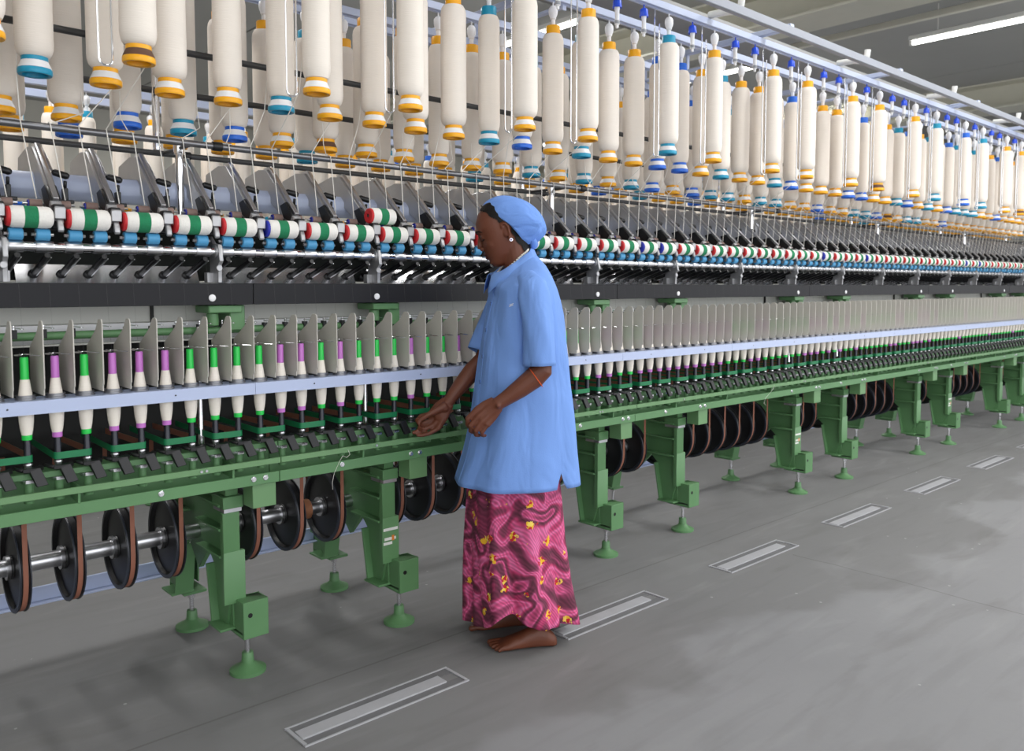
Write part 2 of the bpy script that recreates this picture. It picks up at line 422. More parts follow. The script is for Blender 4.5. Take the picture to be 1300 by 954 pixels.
# --- thread guides on a green rod
fpart(MB().lathe([(0.0115, XS), (0.0115, XE)], c=(0, 2.50, 1.087), axis='x', n=14), 'guide_rod', 'green')
fpart(MB().box(XS, XE, 2.505, 2.52, 1.058, 1.063), 'guide_rail_strip', 'duct')
tg = MB().box(-0.006, 0.006, 2.484, 2.502, 1.082, 1.106)
tg.mi(1).rod((0, 2.49, 1.106), (0, 2.49, 1.117), 0.003, 8).rod((-0.004, 2.492, 1.112), (0.0075, 2.423, 1.111), 0.0013, 6)
tg.sweep([(0.0035 + 0.004 * math.cos(a), 2.417 + 0.004 * math.sin(a), 1.111) for a in [R(90 + 30 * i) for i in range(11)]], 0.001, 5)
to = fpart(tg, 'thread_guide', ['black', 'chrome'])
rep(to, [(x, 0, 0) for x in KX])

# --- spindles with bolsters
sp = MB().lathe([(0.0075, 0.800), (0.0080, 0.792), (0.0080, 0.700 + 0.098)], n=12) if 0 else MB()
sp.lathe([(0.0092, 0.762), (0.0092, 0.792), (0.0088, 0.793), (0.0088, 0.81), (0.0084, 0.811), (0.0080, 0.842), (0.0060, 0.86), (0.0050, 1.030), (0.0030, 1.044)], c=(0, D, 0), n=14)
so = sp.build('spindle', 'black_rod', FR)
w = MB().lathe([(0.0105, 0.7445), (0.0105, 0.746), (0.0085, 0.748), (0.0085, 0.7615), (0.0108, 0.763), (0.0108, 0.766), (0.0095, 0.768)], c=(0, D, 0), n=14)
w.build('spindle_whorl', 'steel', so, (0, 0, 0))
bl = MB().lathe([(0.0112, 0.664), (0.0125, 0.667), (0.0125, 0.671), (0.0105, 0.673), (0.0105, 0.719)], c=(0, D, 0), n=12)
bl.build('bolster', 'green', so, (0, 0, 0))
MB().lathe([(0.0185, 0.7180), (0.0185, 0.7262)], c=(0, D, 0), n=6).build('bolster_nut', 'alu', so, (0, 0, 0))
rep(so, [(x, 0, 0) for x in KX])

# --- knee brakes: black forks in front of every spindle
kb = MB().prism([(-0.020, 2.352), (-0.014, 2.358), (-0.010, 2.372), (0.000, 2.366), (0.010, 2.372), (0.017, 2.385), (0.021, 2.383), (0.021, 2.366), (0.012, 2.352), (-0.006, 2.348)], 0.743, 0.752, 'z')
kb.add([(-0.010, 2.349, 0.752), (0.012, 2.352, 0.752), (0.024, 2.343, 0.713), (0.003, 2.341, 0.711), (-0.010, 2.357, 0.743), (0.012, 2.360, 0.743), (0.024, 2.351, 0.711), (0.003, 2.349, 0.709)],
       [(0, 3, 2, 1), (4, 5, 6, 7), (0, 1, 5, 4), (1, 2, 6, 5), (2, 3, 7, 6), (3, 0, 4, 7)])
kb.sweep([(-0.018, 2.356, 0.748), (-0.026, 2.366, 0.750), (-0.030, 2.38, 0.752)], [0.005, 0.0045, 0.003], 7)
kb.v = [(x * 1.25, 2.372 + (y - 2.372) * 1.15, 0.7475 + (z - 0.743) * 1.15) for x, y, z in kb.v]
ko = fpart(kb, 'knee_brake', 'black', bevel=0.001)
rep(ko, [(x + 0.004, -0.002, 0.004) for x in KX])

# --- drive tapes: each loops round two spindles and runs back to its pulley
tp = MB(); g = []
zt0, zt1 = 0.7715, 0.7895; rr = 0.0105
def strip(b, pts, z0, z1, th, close=False, mo=0, mi_=1):
    pts = [Vector((p[0], p[1], 0)) for p in pts]
    o = []; q = []
    for i, p in enumerate(pts):
        d = (pts[min(i + 1, len(pts) - 1)] - pts[max(i - 1, 0)]).normalized(); nn = Vector((-d.y, d.x, 0))
        o.append(p - nn * th); q.append(p + nn * th)
    n = len(pts)
    vs = [(v.x, v.y, z0) for v in o] + [(v.x, v.y, z1) for v in o] + [(v.x, v.y, z0) for v in q] + [(v.x, v.y, z1) for v in q]
    b.mi(mo); b.add(vs, [(i, i + 1, n + i + 1, n + i) for i in range(n - 1)])
    b.mi(mi_); b.add(vs, [(2 * n + i, 3 * n + i, 3 * n + i + 1, 2 * n + i + 1) for i in range(n - 1)])
    b.mi(mo); b.add(vs, [(n + i, n + i + 1, 3 * n + i + 1, 3 * n + i) for i in range(n - 1)] + [(i + 1, i, 2 * n + i, 2 * n + i + 1) for i in range(n - 1)])
path = [(-0.004, 2.70), (-0.0105, D)]
path += [(-rr * math.cos(R(a)) * 1.0, D - rr * math.sin(R(a))) for a in (20, 45, 70, 90)]
path += [(P + rr * math.sin(R(a)), D - rr * math.cos(R(a))) for a in (0, 20, 45, 70)] + [(P + rr, D), (P - 0.005, 2.70)]
strip(tp, path, zt0, zt1, 0.0006)
tpo = fpart(tp, 'drive_tape', ['tape_green', 'tape_brown'], weld=False)
rep(tpo, [(k * P, 0, 0) for k in range(K0 + 1, K1, 2)])

# --- green spindle beam
NB = [(XS, -0.542), (-0.540, 1.166)] + [(1.168 + 1.708 * i, 1.166 + 1.708 * (i + 1)) for i in range(6)]
NB = [(a, min(b, XE)) for a, b in NB if a < XE]
for a, b in NB:
    q = MB().box(a, b, 2.376, 2.44, 0.734, 0.744).box(a, b, 2.370, 2.376, 0.7285, 0.744).box(a, b, 2.432, 2.44, 0.62, 0.7275)
    q.box(a, b, 2.362, 2.368, 0.619, 0.652).box(a, b, 2.368, 2.432, 0.619, 0.624)
    so = fpart(q, 'spindle_beam', 'green', bevel=0.001)
    fb = MB().box(a, b, 2.351, 2.358, 0.679, 0.697)
    fpart(fb, 'front_bar', 'green_light', bevel=0.0012)
    for bx in (a + 0.30, a + 0.72, a + 1.14, a + 1.56):
        if bx < b:
            fpart(MB().prism([(2.358, 0.695), (2.432, 0.70), (2.432, 0.655), (2.362, 0.650), (2.362, 0.665)], bx - 0.003, bx + 0.003), 'bar_bracket', 'green')
hexm = MB().lathe([(0.0075, 0.0), (0.0085, -0.0008), (0.0075, -0.0016)], axis='y', n=12).lathe([(0.0055, -0.0016), (0.0055, -0.006)], axis='y', n=6).mesh('bolt', 'alu')
bolt = link('bolt', hexm, FR, (0, 0, 0))
bl_ = []
for x in LEGX: bl_ += [(x + 0.028, 2.362, 0.638), (x + 0.066, 2.362, 0.638), (x - 0.245, 2.362, 0.640)]
rep(bolt, bl_)
sb = link('bolt', MB().lathe([(0.004, 0.0), (0.004, -0.003), (0.0022, -0.003), (0.0022, -0.001)], axis='y', n=10).mesh('bar_screw', 'steel'), FR, (0, 0, 0))
rep(sb, [(x, 2.351, 0.688) for x in [l - 0.12 for l in LEGX] + [l - 0.135 for l in LEGX[1::2]]])

# --- leg frames with levelling feet
def mirror_y(poly): return [(2 * MC - y, z) for y, z in poly]
web = [(2.47, 0.575), (2.47, 0.245), (2.50, 0.155), (2.555, 0.155), (2.585, 0.33), (2.63, 0.37), (MC, 0.285),
       (2 * MC - 2.63, 0.37), (2 * MC - 2.585, 0.33), (2 * MC - 2.555, 0.155), (2 * MC - 2.50, 0.155), (2 * MC - 2.47, 0.245), (2 * MC - 2.47, 0.575)]
lf = MB().prism(web[::-1], -0.009, 0.009)
def legside(s):
    f = (lambda y: y) if s > 0 else (lambda y: 2 * MC - y)
    def bx(x0, x1, ya, yb, z0, z1):
        a, b = sorted((f(ya), f(yb))); lf.box(x0, x1, a, b, z0, z1)
    bx(-0.034, 0.020, 2.452, 2.470, 0.40, 0.525)             # front face of the pillar, narrower at the top
    bx(-0.034, 0.036, 2.452, 2.470, 0.235, 0.40)
    bx(-0.034, 0.030, 2.446, 2.53, 0.5375, 0.575)             # seat under the beam
    for z in (0.545, 0.47, 0.385):
        bx(-0.040, -0.009, 2.47, 2.66, z - 0.004, z + 0.004)
    bx(-0.030, -0.009, 2.470, 2.478, 0.245, 0.575)
    bx(0.000, 0.009, 2.47, 2.56, 0.155, 0.25)
    bx(-0.045, 0.035, 2.462, 2.56, 0.150, 0.158)             # foot plate
    bx(0.004, 0.086, 2.402, 2.410, 0.132, 0.248)             # foot box: front, sides, top
    bx(0.004, 0.010, 2.410, 2.470, 0.150, 0.248)
    bx(0.080, 0.086, 2.410, 2.470, 0.150, 0.248)
    bx(0.004, 0.086, 2.410, 2.470, 0.240, 0.248)
    bx(0.004, 0.086, 2.410, 2.54, 0.132, 0.142)
    # stiffening flange down the inner edge of the leg
    p0 = [(2.585, 0.335), (2.552, 0.155), (2.561, 0.155), (2.594, 0.335)]
    q = [(f(y), z) for y, z in p0]
    lf.prism(q if s > 0 else q[::-1], -0.034, 0.030)
for s in (1, -1): legside(s)
lf.box(-0.02, 0.02, 2.46, 2 * MC - 2.46, 0.575, 0.619)
lo = fpart(lf, 'leg_frame', 'green', bevel=0.0015)
lg = MB().box(0.028, 0.104, 2.372, 2.380, 0.545, 0.6185).box(0.028, 0.036, 2.380, 2.44, 0.545, 0.6185).box(0.096, 0.104, 2.380, 2.44, 0.545, 0.6185)
lg.build('beam_bracket', 'green_light', lo, (0, 0, 0), bevel=0.0015)
MB().box(-0.030, 0.026, 2.449, 2.53, 0.5255, 0.537).build('shim_pack', 'galv', lo, (0, 0, 0))
for s in (1, -1):
    fy = 2.47 if s > 0 else 2 * MC - 2.50
    MB().lathe([(0.056, 0.0), (0.056, 0.010), (0.030, 0.022), (0.0195, 0.032), (0.0175, 0.062), (0.016, 0.064)], c=(0.045, fy, 0), n=28).build('foot_pad', 'green', lo, (0, 0, 0))
    q = MB().lathe([(0.008, 0.060), (0.008, 0.134)], c=(0.045, fy, 0), n=12).lathe([(0.0135, 0.110), (0.0135, 0.1315)], c=(0.045, fy, 0), n=6)
    q.build('levelling_screw', 'alu', lo, (0, 0, 0))
    if s > 0:
        MB().lathe([(0.0075, 2.4025), (0.0075, 2.4012)], c=(0.026, 0, 0.205), axis='y', n=14).build('bolt_hole', 'black', lo, (0, 0, 0))
legs = rep(lo, [(x, 0, 0) for x in LEGX])
stk = MB().box(-0.030, 0.030, 2.4508, 2.4518, 0.352, 0.362).mi(0).box(-0.030, 0.006, 2.4508, 2.4518, 0.302, 0.312).box(-0.026, 0.022, 2.4508, 2.4518, 0.318, 0.328).mi(1).box(0.004, 0.014, 2.4500, 2.4507, 0.315, 0.334)
for li in [i for i, x in enumerate(LEGX) if round(x, 2) in (1.63, 4.47, 6.76)]:
    o = stk.build('sticker', ['sticker', 'sticker_o'], legs[li], WLOC[legs[li].name]); 
    o['label'] = 'white sticker strips with an orange mark'

# --- shaft, tape pulleys and their tapes
fpart(MB().lathe([(0.0245, XS), (0.0245, XE)], c=(0, MC, 0.411), axis='x', n=20), 'drive_shaft', 'steel')
def pulley():
    w_ = 0.015
    b = MB().lathe([(0.0255, -0.016), (0.034, -0.016), (0.036, -0.010), (0.114, -0.004), (0.119, -w_), (0.131, -w_), (0.1315, -0.011), (0.1275, -0.0085), (0.1275, 0.0085), (0.1315, 0.011), (0.131, w_), (0.119, w_), (0.114, 0.004), (0.036, 0.010), (0.034, 0.016), (0.0255, 0.016)], axis='x', n=40, cap=False)
    return b
po = fpart(pulley(), 'tape_pulley', 'disc')
rb = MB()
for s in (-1, 1):
    rb.lathe([(0.1205, s * 0.0152), (0.131, s * 0.0152), (0.1322, s * 0.0112)], axis='x', n=40, cap=False)
rb.build('pulley_rim', 'disc_rim', po, (0, 0, 0))
MB().lathe([(0.0255, -0.026), (0.035, -0.026), (0.035, -0.0165), (0.0255, -0.0165)], axis='x', n=24, cap=False).build('hub_ring', 'steel', po, (0, 0, 0))
tb = MB()
arc = [(-0.1288 * math.cos(R(a)), -0.1288 * math.sin(R(a))) for a in range(0, 181, 9)]
line = [(-0.122, 0.30), (-0.1288, 0.15)] + arc + [(0.1288, 0.15), (0.122, 0.30)]
vs = []; fs = []
for y, z in line:
    vs += [(-0.0065, y, z), (0.0065, y, z), (0.0065, y * 0.992, z), (-0.0065, y * 0.992, z)]
for i in range(len(line) - 1):
    for k in range(4):
        j = (k + 1) % 4; fs.append((4 * i + k, 4 * i + j, 4 * i + 4 + j, 4 * i + 4 + k))
tb.add(vs, fs).build('brown_tape', 'tape_brown', po, (0, 0, 0))
PX = [0.10, 0.24, 0.38, 0.515, 0.655, 0.80, 0.945]
lx = LEGX + [XE + 0.1]
for i in range(len(LEGX)):
    if -0.3 < LEGX[i] < 0.5: continue
    a, b = lx[i] + 0.07, lx[i + 1] - 0.10
    n = max(1, round((b - a) / 0.142)); 
    PX += [a + 0.075 + j * (b - a - 0.09) / max(1, n - 1) for j in range(n) if a + 0.075 + j * (b - a - 0.09) / max(1, n - 1) < XE - 0.05]
rep(po, [(x, MC, 0.411) for x in PX])
cu = MB().lathe([(0.0250, -0.02), (0.036, -0.02), (0.036, 0.02), (0.0250, 0.02)], axis='x', n=24, cap=False)
co_ = fpart(cu, 'shaft_coupling', mat('rusty coupling', rgb(150, 100, 70), 0.6, metal=0.4, var=0.3, scale=30))
rep(co_, [(x, MC, 0.411) for x in (1.43, 3.14, 4.85, 6.56, 8.26)])

# --- far side of the machine, seen in the gaps
fpart(MB().box(XS, XE, 3.02, 3.03, 0.185, 0.236).box(XS, XE, 2.99, 3.02, 0.185, 0.19), 'rear_channel', 'rail_blue', bevel=0.001)
fpart(MB().box(XS, XE, 2 * MC - 2.44, 2 * MC - 2.36, 0.619, 0.7355), 'rear_spindle_beam', 'dark')  # green beam coloured dark to match the shade inside the machine
fpart(MB().box(XS, XE, 2.715, 2.77, 0.742, 1.058), 'interior_shade', 'dark')  # dark sheet added so the gaps behind the spindles look unlit
fpart(MB().box(XS, XE, 2.58, 2.85, 1.112, 1.235), 'suction_duct', 'duct', bevel=0.004)
for a, b in NB:
    fpart(MB().box(a + 0.002, b - 0.002, 2.572, 2.58, 1.060, 1.112), 'duct_skirt', 'white_pl', bevel=0.001)
    fpart(MB().box(b - 0.30, b - 0.292, 2.570, 2.578, 1.06, 1.165), 'duct_seam', 'dark')
fpart(MB().box(XS, XE, 2 * MC - 2.44, 2 * MC - 2.345, 0.898, 0.932), 'rear_ring_rail', 'rail_blue')

# --- lifting poles and green brackets under the charcoal panel
lp = MB().lathe([(0.010, 0.7445), (0.010, 0.79), (0.0085, 0.80), (0.0085, 1.10)], c=(0, 2.475, 0), n=14)
lpo = fpart(lp, 'lifting_pole', 'chrome')
rep(lpo, [(x - 0.085, 0, 0) for x in LEGX])
gb = MB().box(-0.06, 0.045, 2.455, 2.56, 1.140, 1.163).box(0.012, 0.060, 2.470, 2.56, 1.085, 1.163).lathe([(0.018, 1.10), (0.018, 1.14)], c=(-0.035, 2.49, 0), n=14).box(0.000, 0.066, 2.49, 2.56, 1.098, 1.112)
gbo = fpart(gb, 'panel_bracket', 'green', bevel=0.003)
rep(gbo, [(x + 0.0, 0, 0) for x in LEGX])

# --- charcoal panels, with white round buttons
pe = [XS] + sorted([1.13 + 1.708 * i for i in range(-1, 7)]) + [XE]
pe = [p for p in pe if p <= XE]
for a, b in zip(pe, pe[1:]):
    if b - a < 0.05: continue
    pn = fpart(MB().box(a + 0.001, b - 0.001, 2.441, 2.453, 1.165, 1.2295).box(a + 0.001, b - 0.001, 2.453, 2.575, 1.2265, 1.2295), 'front_panel', 'panel', bevel=0.001)
bt = link('panel_button', MB().lathe([(0.0105, 0), (0.0105, -0.003), (0.008, -0.0045)], axis='y', n=18).mesh('panel_button', 'white_pl'), FR, (0, 0, 0))
rep(bt, [(x - 0.055, 2.441, 1.186) for x in LEGX])

# --- bright perforated plate and black suction tubes
fl = MB()
for i in range(-2, 19):
    x0 = max(XS, P * 6.95 - 0.56 + 0.56 * i + 0.03); x1 = min(x0 + 0.50, XE)
    if x0 > XE - 0.1 or x1 - x0 < 0.1: continue
    fl.prism([(2.575, 1.2305), (2.600, 1.282), (2.604, 1.281), (2.579, 1.2305)], x0, x1)
fpart(fl, 'suction_plate', 'alu')
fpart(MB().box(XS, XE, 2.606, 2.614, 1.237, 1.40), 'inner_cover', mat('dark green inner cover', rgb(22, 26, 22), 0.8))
hk = MB().lathe([(0.0125, -0.0015), (0.0125, 0.0)], axis='y', n=18)
st_ = MB().mi(1).ball((0, 2.584, 1.254), 0.0140, 0.006, 0.0140, 16, 8)
st_.mi(0).rod((0, 2.60, 1.250), (0.006, 2.449, 1.302), 0.0072, 10)
st_.mi(2).rod((0.006, 2.588, 1.2470), (0.0145, 2.449, 1.296), 0.0015, 6).mi(0).rod((0.0008, 2.583, 1.2570), (0.003, 2.525, 1.276), 0.0082, 10)  # thin steel rod drawn as the highlight along the tube
sto = fpart(st_, 'suction_tube', ['black', 'black', 'steel'])
rep(sto, [(x, 0, 0) for x in KX])

# --- roller stands, bottom front roller
fpart(MB().lathe([(0.0120, XS), (0.0120, XE)], c=(0, 2.455, 1.3245), axis='x', n=16), 'front_roller', 'chrome')
fo = fpart(MB().lathe([(0.0145, -0.021), (0.0152, -0.019), (0.0152, 0.019), (0.0145, 0.021)], axis='x', n=20), 'fluted_roller', 'steel')
rep(fo, [(x, 2.455, 1.3245) for x in KX])
rs = MB().prism([(2.44, 1.232), (2.438, 1.285), (2.425, 1.296), (2.436, 1.345), (2.475, 1.35), (2.62, 1.46), (2.62, 1.40), (2.50, 1.31), (2.50, 1.232)], -0.006, 0.006).lathe([(0.019, -0.011), (0.019, 0.011)], c=(0, 2.455, 1.3245), axis='x', n=18)
rs.lathe([(0.009, 2.432), (0.010, 2.440)], c=(-0.004, 0, 1.275), axis='y', n=14).box(-0.025, 0.018, 2.475, 2.498, 1.232, 1.262)
rso = fpart(rs, 'roller_stand', 'stand_grey', bevel=0.001)
rep(rso, [(P * (6.65 + 8 * i), 0, 0) for i in range(-2, 18) if XS + 0.05 < P * (6.65 + 8 * i) < XE - 0.05])
fpart(MB().lathe([(0.0115, XS), (0.0115, XE)], c=(0, 2.535, 1.4115), axis='x', n=14), 'back_roller', 'steel')

# --- top rollers
ct = MB().lathe([(0.0125, -0.017), (0.0158, -0.0155), (0.0158, 0.0155), (0.0125, 0.017)], axis='x', n=20)
cto = fpart(ct, 'front_top_roller', 'cot_blue')
MB().lathe([(0.0095, -0.0178), (0.0095, -0.017)], axis='x', n=12).lathe([(0.004, -0.026), (0.004, 0.026)], axis='x', n=8).build('roller_end', ['steel'], cto, (0, 0, 0))
def near_arm(k):                                    # arms stand at k + 0.5 for even k; each carries a roller on either side
    return (0.006 if k % 2 == 0 else -0.006)
rep(cto, [(k * P + near_arm(k) * -0.6, 2.452, 1.3556) for k in KS])
cb = MB().lathe([(0.011, -0.016), (0.0128, -0.015), (0.0128, 0.015), (0.011, 0.016)], axis='x', n=18)
cbo = fpart(cb, 'back_top_roller', 'cot_brown')
MB().lathe([(0.0108, -0.0185), (0.0108, -0.0162)], axis='x', n=14).build('roller_cap', 'cap_blue', cbo, (0, 0, 0))
MB().lathe([(0.0032, -0.03), (0.0032, 0.028)], axis='x', n=8).build('roller_axle', 'steel', cbo, (0, 0, 0))
rep(cbo, [(k * P, 2.535, 1.4425) for k in KS])

# --- drafting arms
ar = MB().prism([(2.462, 1.392), (2.455, 1.428), (2.470, 1.446), (2.650, 1.612), (2.715, 1.618), (2.815, 1.600), (2.825, 1.560), (2.700, 1.548), (2.520, 1.432), (2.490, 1.392)], -0.0138, 0.0138)
aro = fpart(ar, 'drafting_arm', 'arm_grey', bevel=0.002)
lv = MB().prism([(2.470, 1.4475), (2.650, 1.6135), (2.685, 1.6125), (2.680, 1.6215), (2.645, 1.6225), (2.465, 1.4555)], -0.007, 0.007)
lv.sweep([(0.012, 2.655, 1.612), (0.017, 2.63, 1.586), (0.020, 2.59, 1.545), (0.026, 2.580, 1.536)], 0.0035, 7)
lv.build('lever', 'steel', aro, (0, 0, 0), bevel=0.0008)
gp = MB().sweep([(0.0220, 2.582, 1.5385), (0.0250, 2.579, 1.536), (0.052, 2.566, 1.527), (0.057, 2.563, 1.525)], [0.006, 0.0098, 0.0098, 0.006], 10)
gp.build('grip', 'black', aro, (0, 0, 0))
nb = MB().box(-0.0138, 0.0138, 2.438, 2.500, 1.405, 1.437).box(-0.0135, 0.0135, 2.462, 2.52, 1.372, 1.405).prism([(2.500, 1.437), (2.53, 1.452), (2.55, 1.44), (2.52, 1.405), (2.500, 1.405)], -0.0138, 0.0138)
nb.prism([(2.490, 1.425), (2.470, 1.450), (2.520, 1.496), (2.560, 1.487), (2.535, 1.445)], -0.0148, 0.0148)  # black nose carried up the arm, partly standing for shadow there
nb.build('nose_block', 'black', aro, (0, 0, 0), bevel=0.003)
la = MB().box(-0.0135, 0.0135, 2.4285, 2.4375, 1.398, 1.428).box(-0.012, 0.012, 2.4285, 2.456, 1.426, 1.430)
la.prism([(2.434, 1.398), (2.428, 1.385), (2.424, 1.368), (2.430, 1.362), (2.440, 1.375), (2.444, 1.398)], -0.007, 0.007)
la.build('latch', 'stand_grey', aro, (0, 0, 0), bevel=0.0015)
AX = [(k + 0.5) * P for k in range(K0 + 1, K1, 2)]
rep(aro, [(x, 0, 0) for x in AX])
# small condensers between the arms
cd_ = fpart(MB().box(-0.006, 0.006, 2.575, 2.60, 1.455, 1.495).rod((0, 2.585, 1.495), (0.0, 2.58, 1.515), 0.005, 8).box(-0.02, 0.02, 2.57, 2.585, 1.452, 1.462), 'condenser', 'black', bevel=0.002)
rep(cd_, [(x + 0.052, 0, 0) for x in AX])
hx = [(2.66 + 0.04 * math.cos(R(a)), 1.505 + 0.04 * math.sin(R(a))) for a in (22.5, 67.5, 112.5, 157.5, 202.5, 247.5, 292.5, 337.5)]
fpart(MB().prism(hx, XS, XE), 'arm_rail', 'creel_blue', bevel=0.004)

# --- roving guide bars on chrome posts
STX = [0.98 - 1.605, 0.98, 2.60, 4.20, 5.80, 7.40, 9.00]
fpart(MB().lathe([(0.0100, XS), (0.0100, XE)], c=(0, 2.50, 1.645), axis='x', n=16), 'roving_guide_bar', 'bar_steel')
fpart(MB().lathe([(0.0092, XS), (0.0092, XE)], c=(0, 2.75, 1.645), axis='x', n=16), 'roving_guide_bar', 'bar_dark')
sd = MB().lathe([(0.0125, 1.44), (0.0125, 1.628), (0.0165, 1.628), (0.0165, 1.665), (0.012, 1.668)], c=(0, 2.62, 0), n=18)
sdo = fpart(sd, 'guide_post', 'chrome')
c_ = MB().rod((0, 2.505, 1.646), (0, 2.745, 1.646), 0.006, 10)
c_.build('guide_arm', 'bar_dark', sdo, (0, 0, 0))
for y in (2.50, 2.75):
    MB().lathe([(0.0102, -0.014), (0.014, -0.014), (0.014, 0.014), (0.0102, 0.014)], c=(0.070, y, 1.645), axis='x', n=16, cap=False).build('guide_collar', 'black', sdo, (0, 0, 0))
rep(sdo, [(x, 0, 0) for x in STX if x > XS])

# ------------------------------------------------------------------ yarn cops on the spindles
left_seq = 'GVGVVVGGGGVVGVGGGVGGVGGVGGVVG'            # spindles 7 to 35
right_seq = 'GGVVGGVVVVVVVVVVGGGVVGGGGG' 'GVVVGVGVGGVGGGGGGVVGGGVVVGVGG'   # from spindle 36
def cop_colour(k):
    if k < 7: return 'G'
    if k < 36: return left_seq[(k - 7) % len(left_seq)]
    if k - 36 < len(right_seq): return right_seq[k - 36]
    return 'V' if k in (113, 105, 96) else 'G'
pk = MB().lathe([(0.0086, 0.840), (0.0122, 0.842), (0.0148, 0.856), (0.0168, 0.874), (0.0176, 0.892), (0.0176, 0.930), (0.0168, 0.940), (0.0108, 0.984), (0.0090, 0.985)], n=18, cap=False).mesh('yarn_package', 'yarn')
def tube(nm, mt):
    a = MB().lathe([(0.0086, 0.985), (0.0102, 0.984), (0.0098, 1.038), (0.0088, 1.041), (0.0062, 1.041), (0.0062, 0.990)], n=16, cap=False).mesh('tube_top', mt)
    b = MB().lathe([(0.0094, 0.829), (0.0117, 0.829), (0.0121, 0.832), (0.0121, 0.842), (0.0094, 0.843)], n=16, cap=False).mesh('tube_foot', mt)
    return a, b
TB = {'G': tube('g', 'tube_green'), 'V': tube('v', 'tube_violet')}
ye = MB().sweep([(0.0, 0.0, 1.0455), (0.0035, 0.027, 1.111), (0.001, 0.0465, 1.322)], 0.00016, 3).mesh('yarn_end', 'thin_yarn', smooth=False)
CN = {'G': 'green', 'V': 'violet'}
for k in KS[:-1]:
    c = cop_colour(k); t = empty('yarn_cop', (k * P, D, 0.829))
    for nm, me in (('yarn_package', pk), ('tube_top', TB[c][0]), ('tube_foot', TB[c][1]), ('yarn_end', ye)):
        link(nm, me, t, (k * P, D, 0))
    if k < 6: lab, grp = 'cream yarn cop with green tube, beyond the left edge of the photo', 'cops beyond the left edge'
    elif k == 6: lab, grp = 'cream yarn cop with green tube, cut by the left edge of the photo', None
    elif k <= 27: lab, grp = 'cream yarn cop with %s tube, %s from the left on the spindles' % (CN[c], nth(k - 6)), None
    elif k <= 35: lab, grp = 'cream yarn cop hidden on the spindles directly behind the woman, %s tube' % CN[c], 'cops behind the woman'
    elif k <= 75: lab, grp = 'cream yarn cop with %s tube, %s to the right of the woman' % (CN[c], nth(k - 35)), None
    else: lab, grp = 'tiny yarn cop with %s tube at the far right end of the ring rail' % CN[c], 'far cops with %s tubes' % CN[c]
    tag(t, lab, 'yarn cop', grp)
    if not grp: t['group'] = 'yarn cops on the spindles'

# wisps of waste thread caught on the beam
def wisp(pts, lab):
    o = MB().sweep(pts, 0.0007, 5).build('thread_wisp', 'thread'); tag(o, lab, 'thread', 'wisps of waste thread on the beam'); return o
wisp([(1.402, 2.3495, 0.688), (1.408, 2.348, 0.672), (1.396, 2.348, 0.664), (1.382, 2.349, 0.671), (1.372, 2.352, 0.655), (1.368, 2.358, 0.640), (1.356, 2.3605, 0.615), (1.352, 2.366, 0.585), (1.356, 2.372, 0.560)], 'white tuft of waste thread hanging over the green beam, left of the woman')
wisp([(4.02, 2.3495, 0.690), (4.01, 2.348, 0.672), (3.985, 2.3495, 0.655), (3.955, 2.359, 0.628), (3.940, 2.360, 0.600), (3.965, 2.361, 0.585)], 'white wisp of waste thread hanging from the beam far right of the woman')
# ------------------------------------------------------------------ clearer rollers
cl = MB()
cl.mi(0).lathe([(0.020, -0.052), (0.0262, -0.047), (0.0285, -0.040), (0.0285, -0.0165)], axis='x', n=24, cap=False)
cl.mi(1).lathe([(0.0285, -0.0165), (0.0285, 0.0155)], axis='x', n=24, cap=False)
cl.mi(0).lathe([(0.0285, 0.0155), (0.0285, 0.040), (0.0262, 0.047), (0.020, 0.052), (0.006, 0.054)], axis='x', n=24, cap=False)
clm = cl.mesh('clearer_roller', ['felt_white', 'felt_green'])
def capm(mt): return MB().lathe([(0.006, -0.0555), (0.0225, -0.0555), (0.0255, -0.053), (0.0262, -0.0470), (0.020, -0.0470)], axis='x', n=24, cap=False).mesh('end_cap', mt)
CAPR, CAPB = capm('cap_red'), capm('cap_blue')
blue_caps = {5, 18, 19, 30, 34, 46, 48}
fw_, i = [], 0
for j, k in enumerate(range(K0 + 2, K1, 2), start=(K0 - 5) // 2):
    x = (k + 0.5) * P + 0.001
    o = link('clearer_roller', clm, None, (x, 2.441, 1.3995)); o.rotation_euler.x = random.uniform(0, 6)
    link('end_cap', CAPB if j in blue_caps else CAPR, o, (x, 2.441, 1.3995))
    for ch in o.children: ch.location = (0, 0, 0)
    cc = 'blue' if j in blue_caps else 'red'
    if j < 0: lab, grp = 'white felt clearer roller with green band and red cap, beyond the left edge', 'clearer rollers beyond the left edge'
    elif j <= 10: lab, grp = 'white felt clearer roller with green band and %s cap, %s from the left' % (cc, nth(j + 1)), 'clearer rollers'
    elif j <= 12: lab, grp = 'white felt clearer roller hidden behind the woman\'s head, green band', 'rollers behind the woman'
    elif j <= 40: lab, grp = 'white felt clearer roller with green band and %s cap, %s right of the woman' % (cc, nth(j - 12)), 'clearer rollers'
    else: lab, grp = 'tiny clearer roller with %s cap at the far right end of the drafting zone' % cc, 'far clearer rollers with %s caps' % cc
    tag(o, lab, 'roller', grp)
o = link('clearer_roller', clm, None, (1.610, 2.458, 1.462)); o.rotation_euler = (1.0, 0, 0.05)
e_ = link('end_cap', CAPR, o, (1.610, 2.458, 1.462)); e_.location = (0, 0, 0)
tag(o, 'loose clearer roller lying on top of the others, left of the woman\'s head', 'roller', 'clearer rollers')

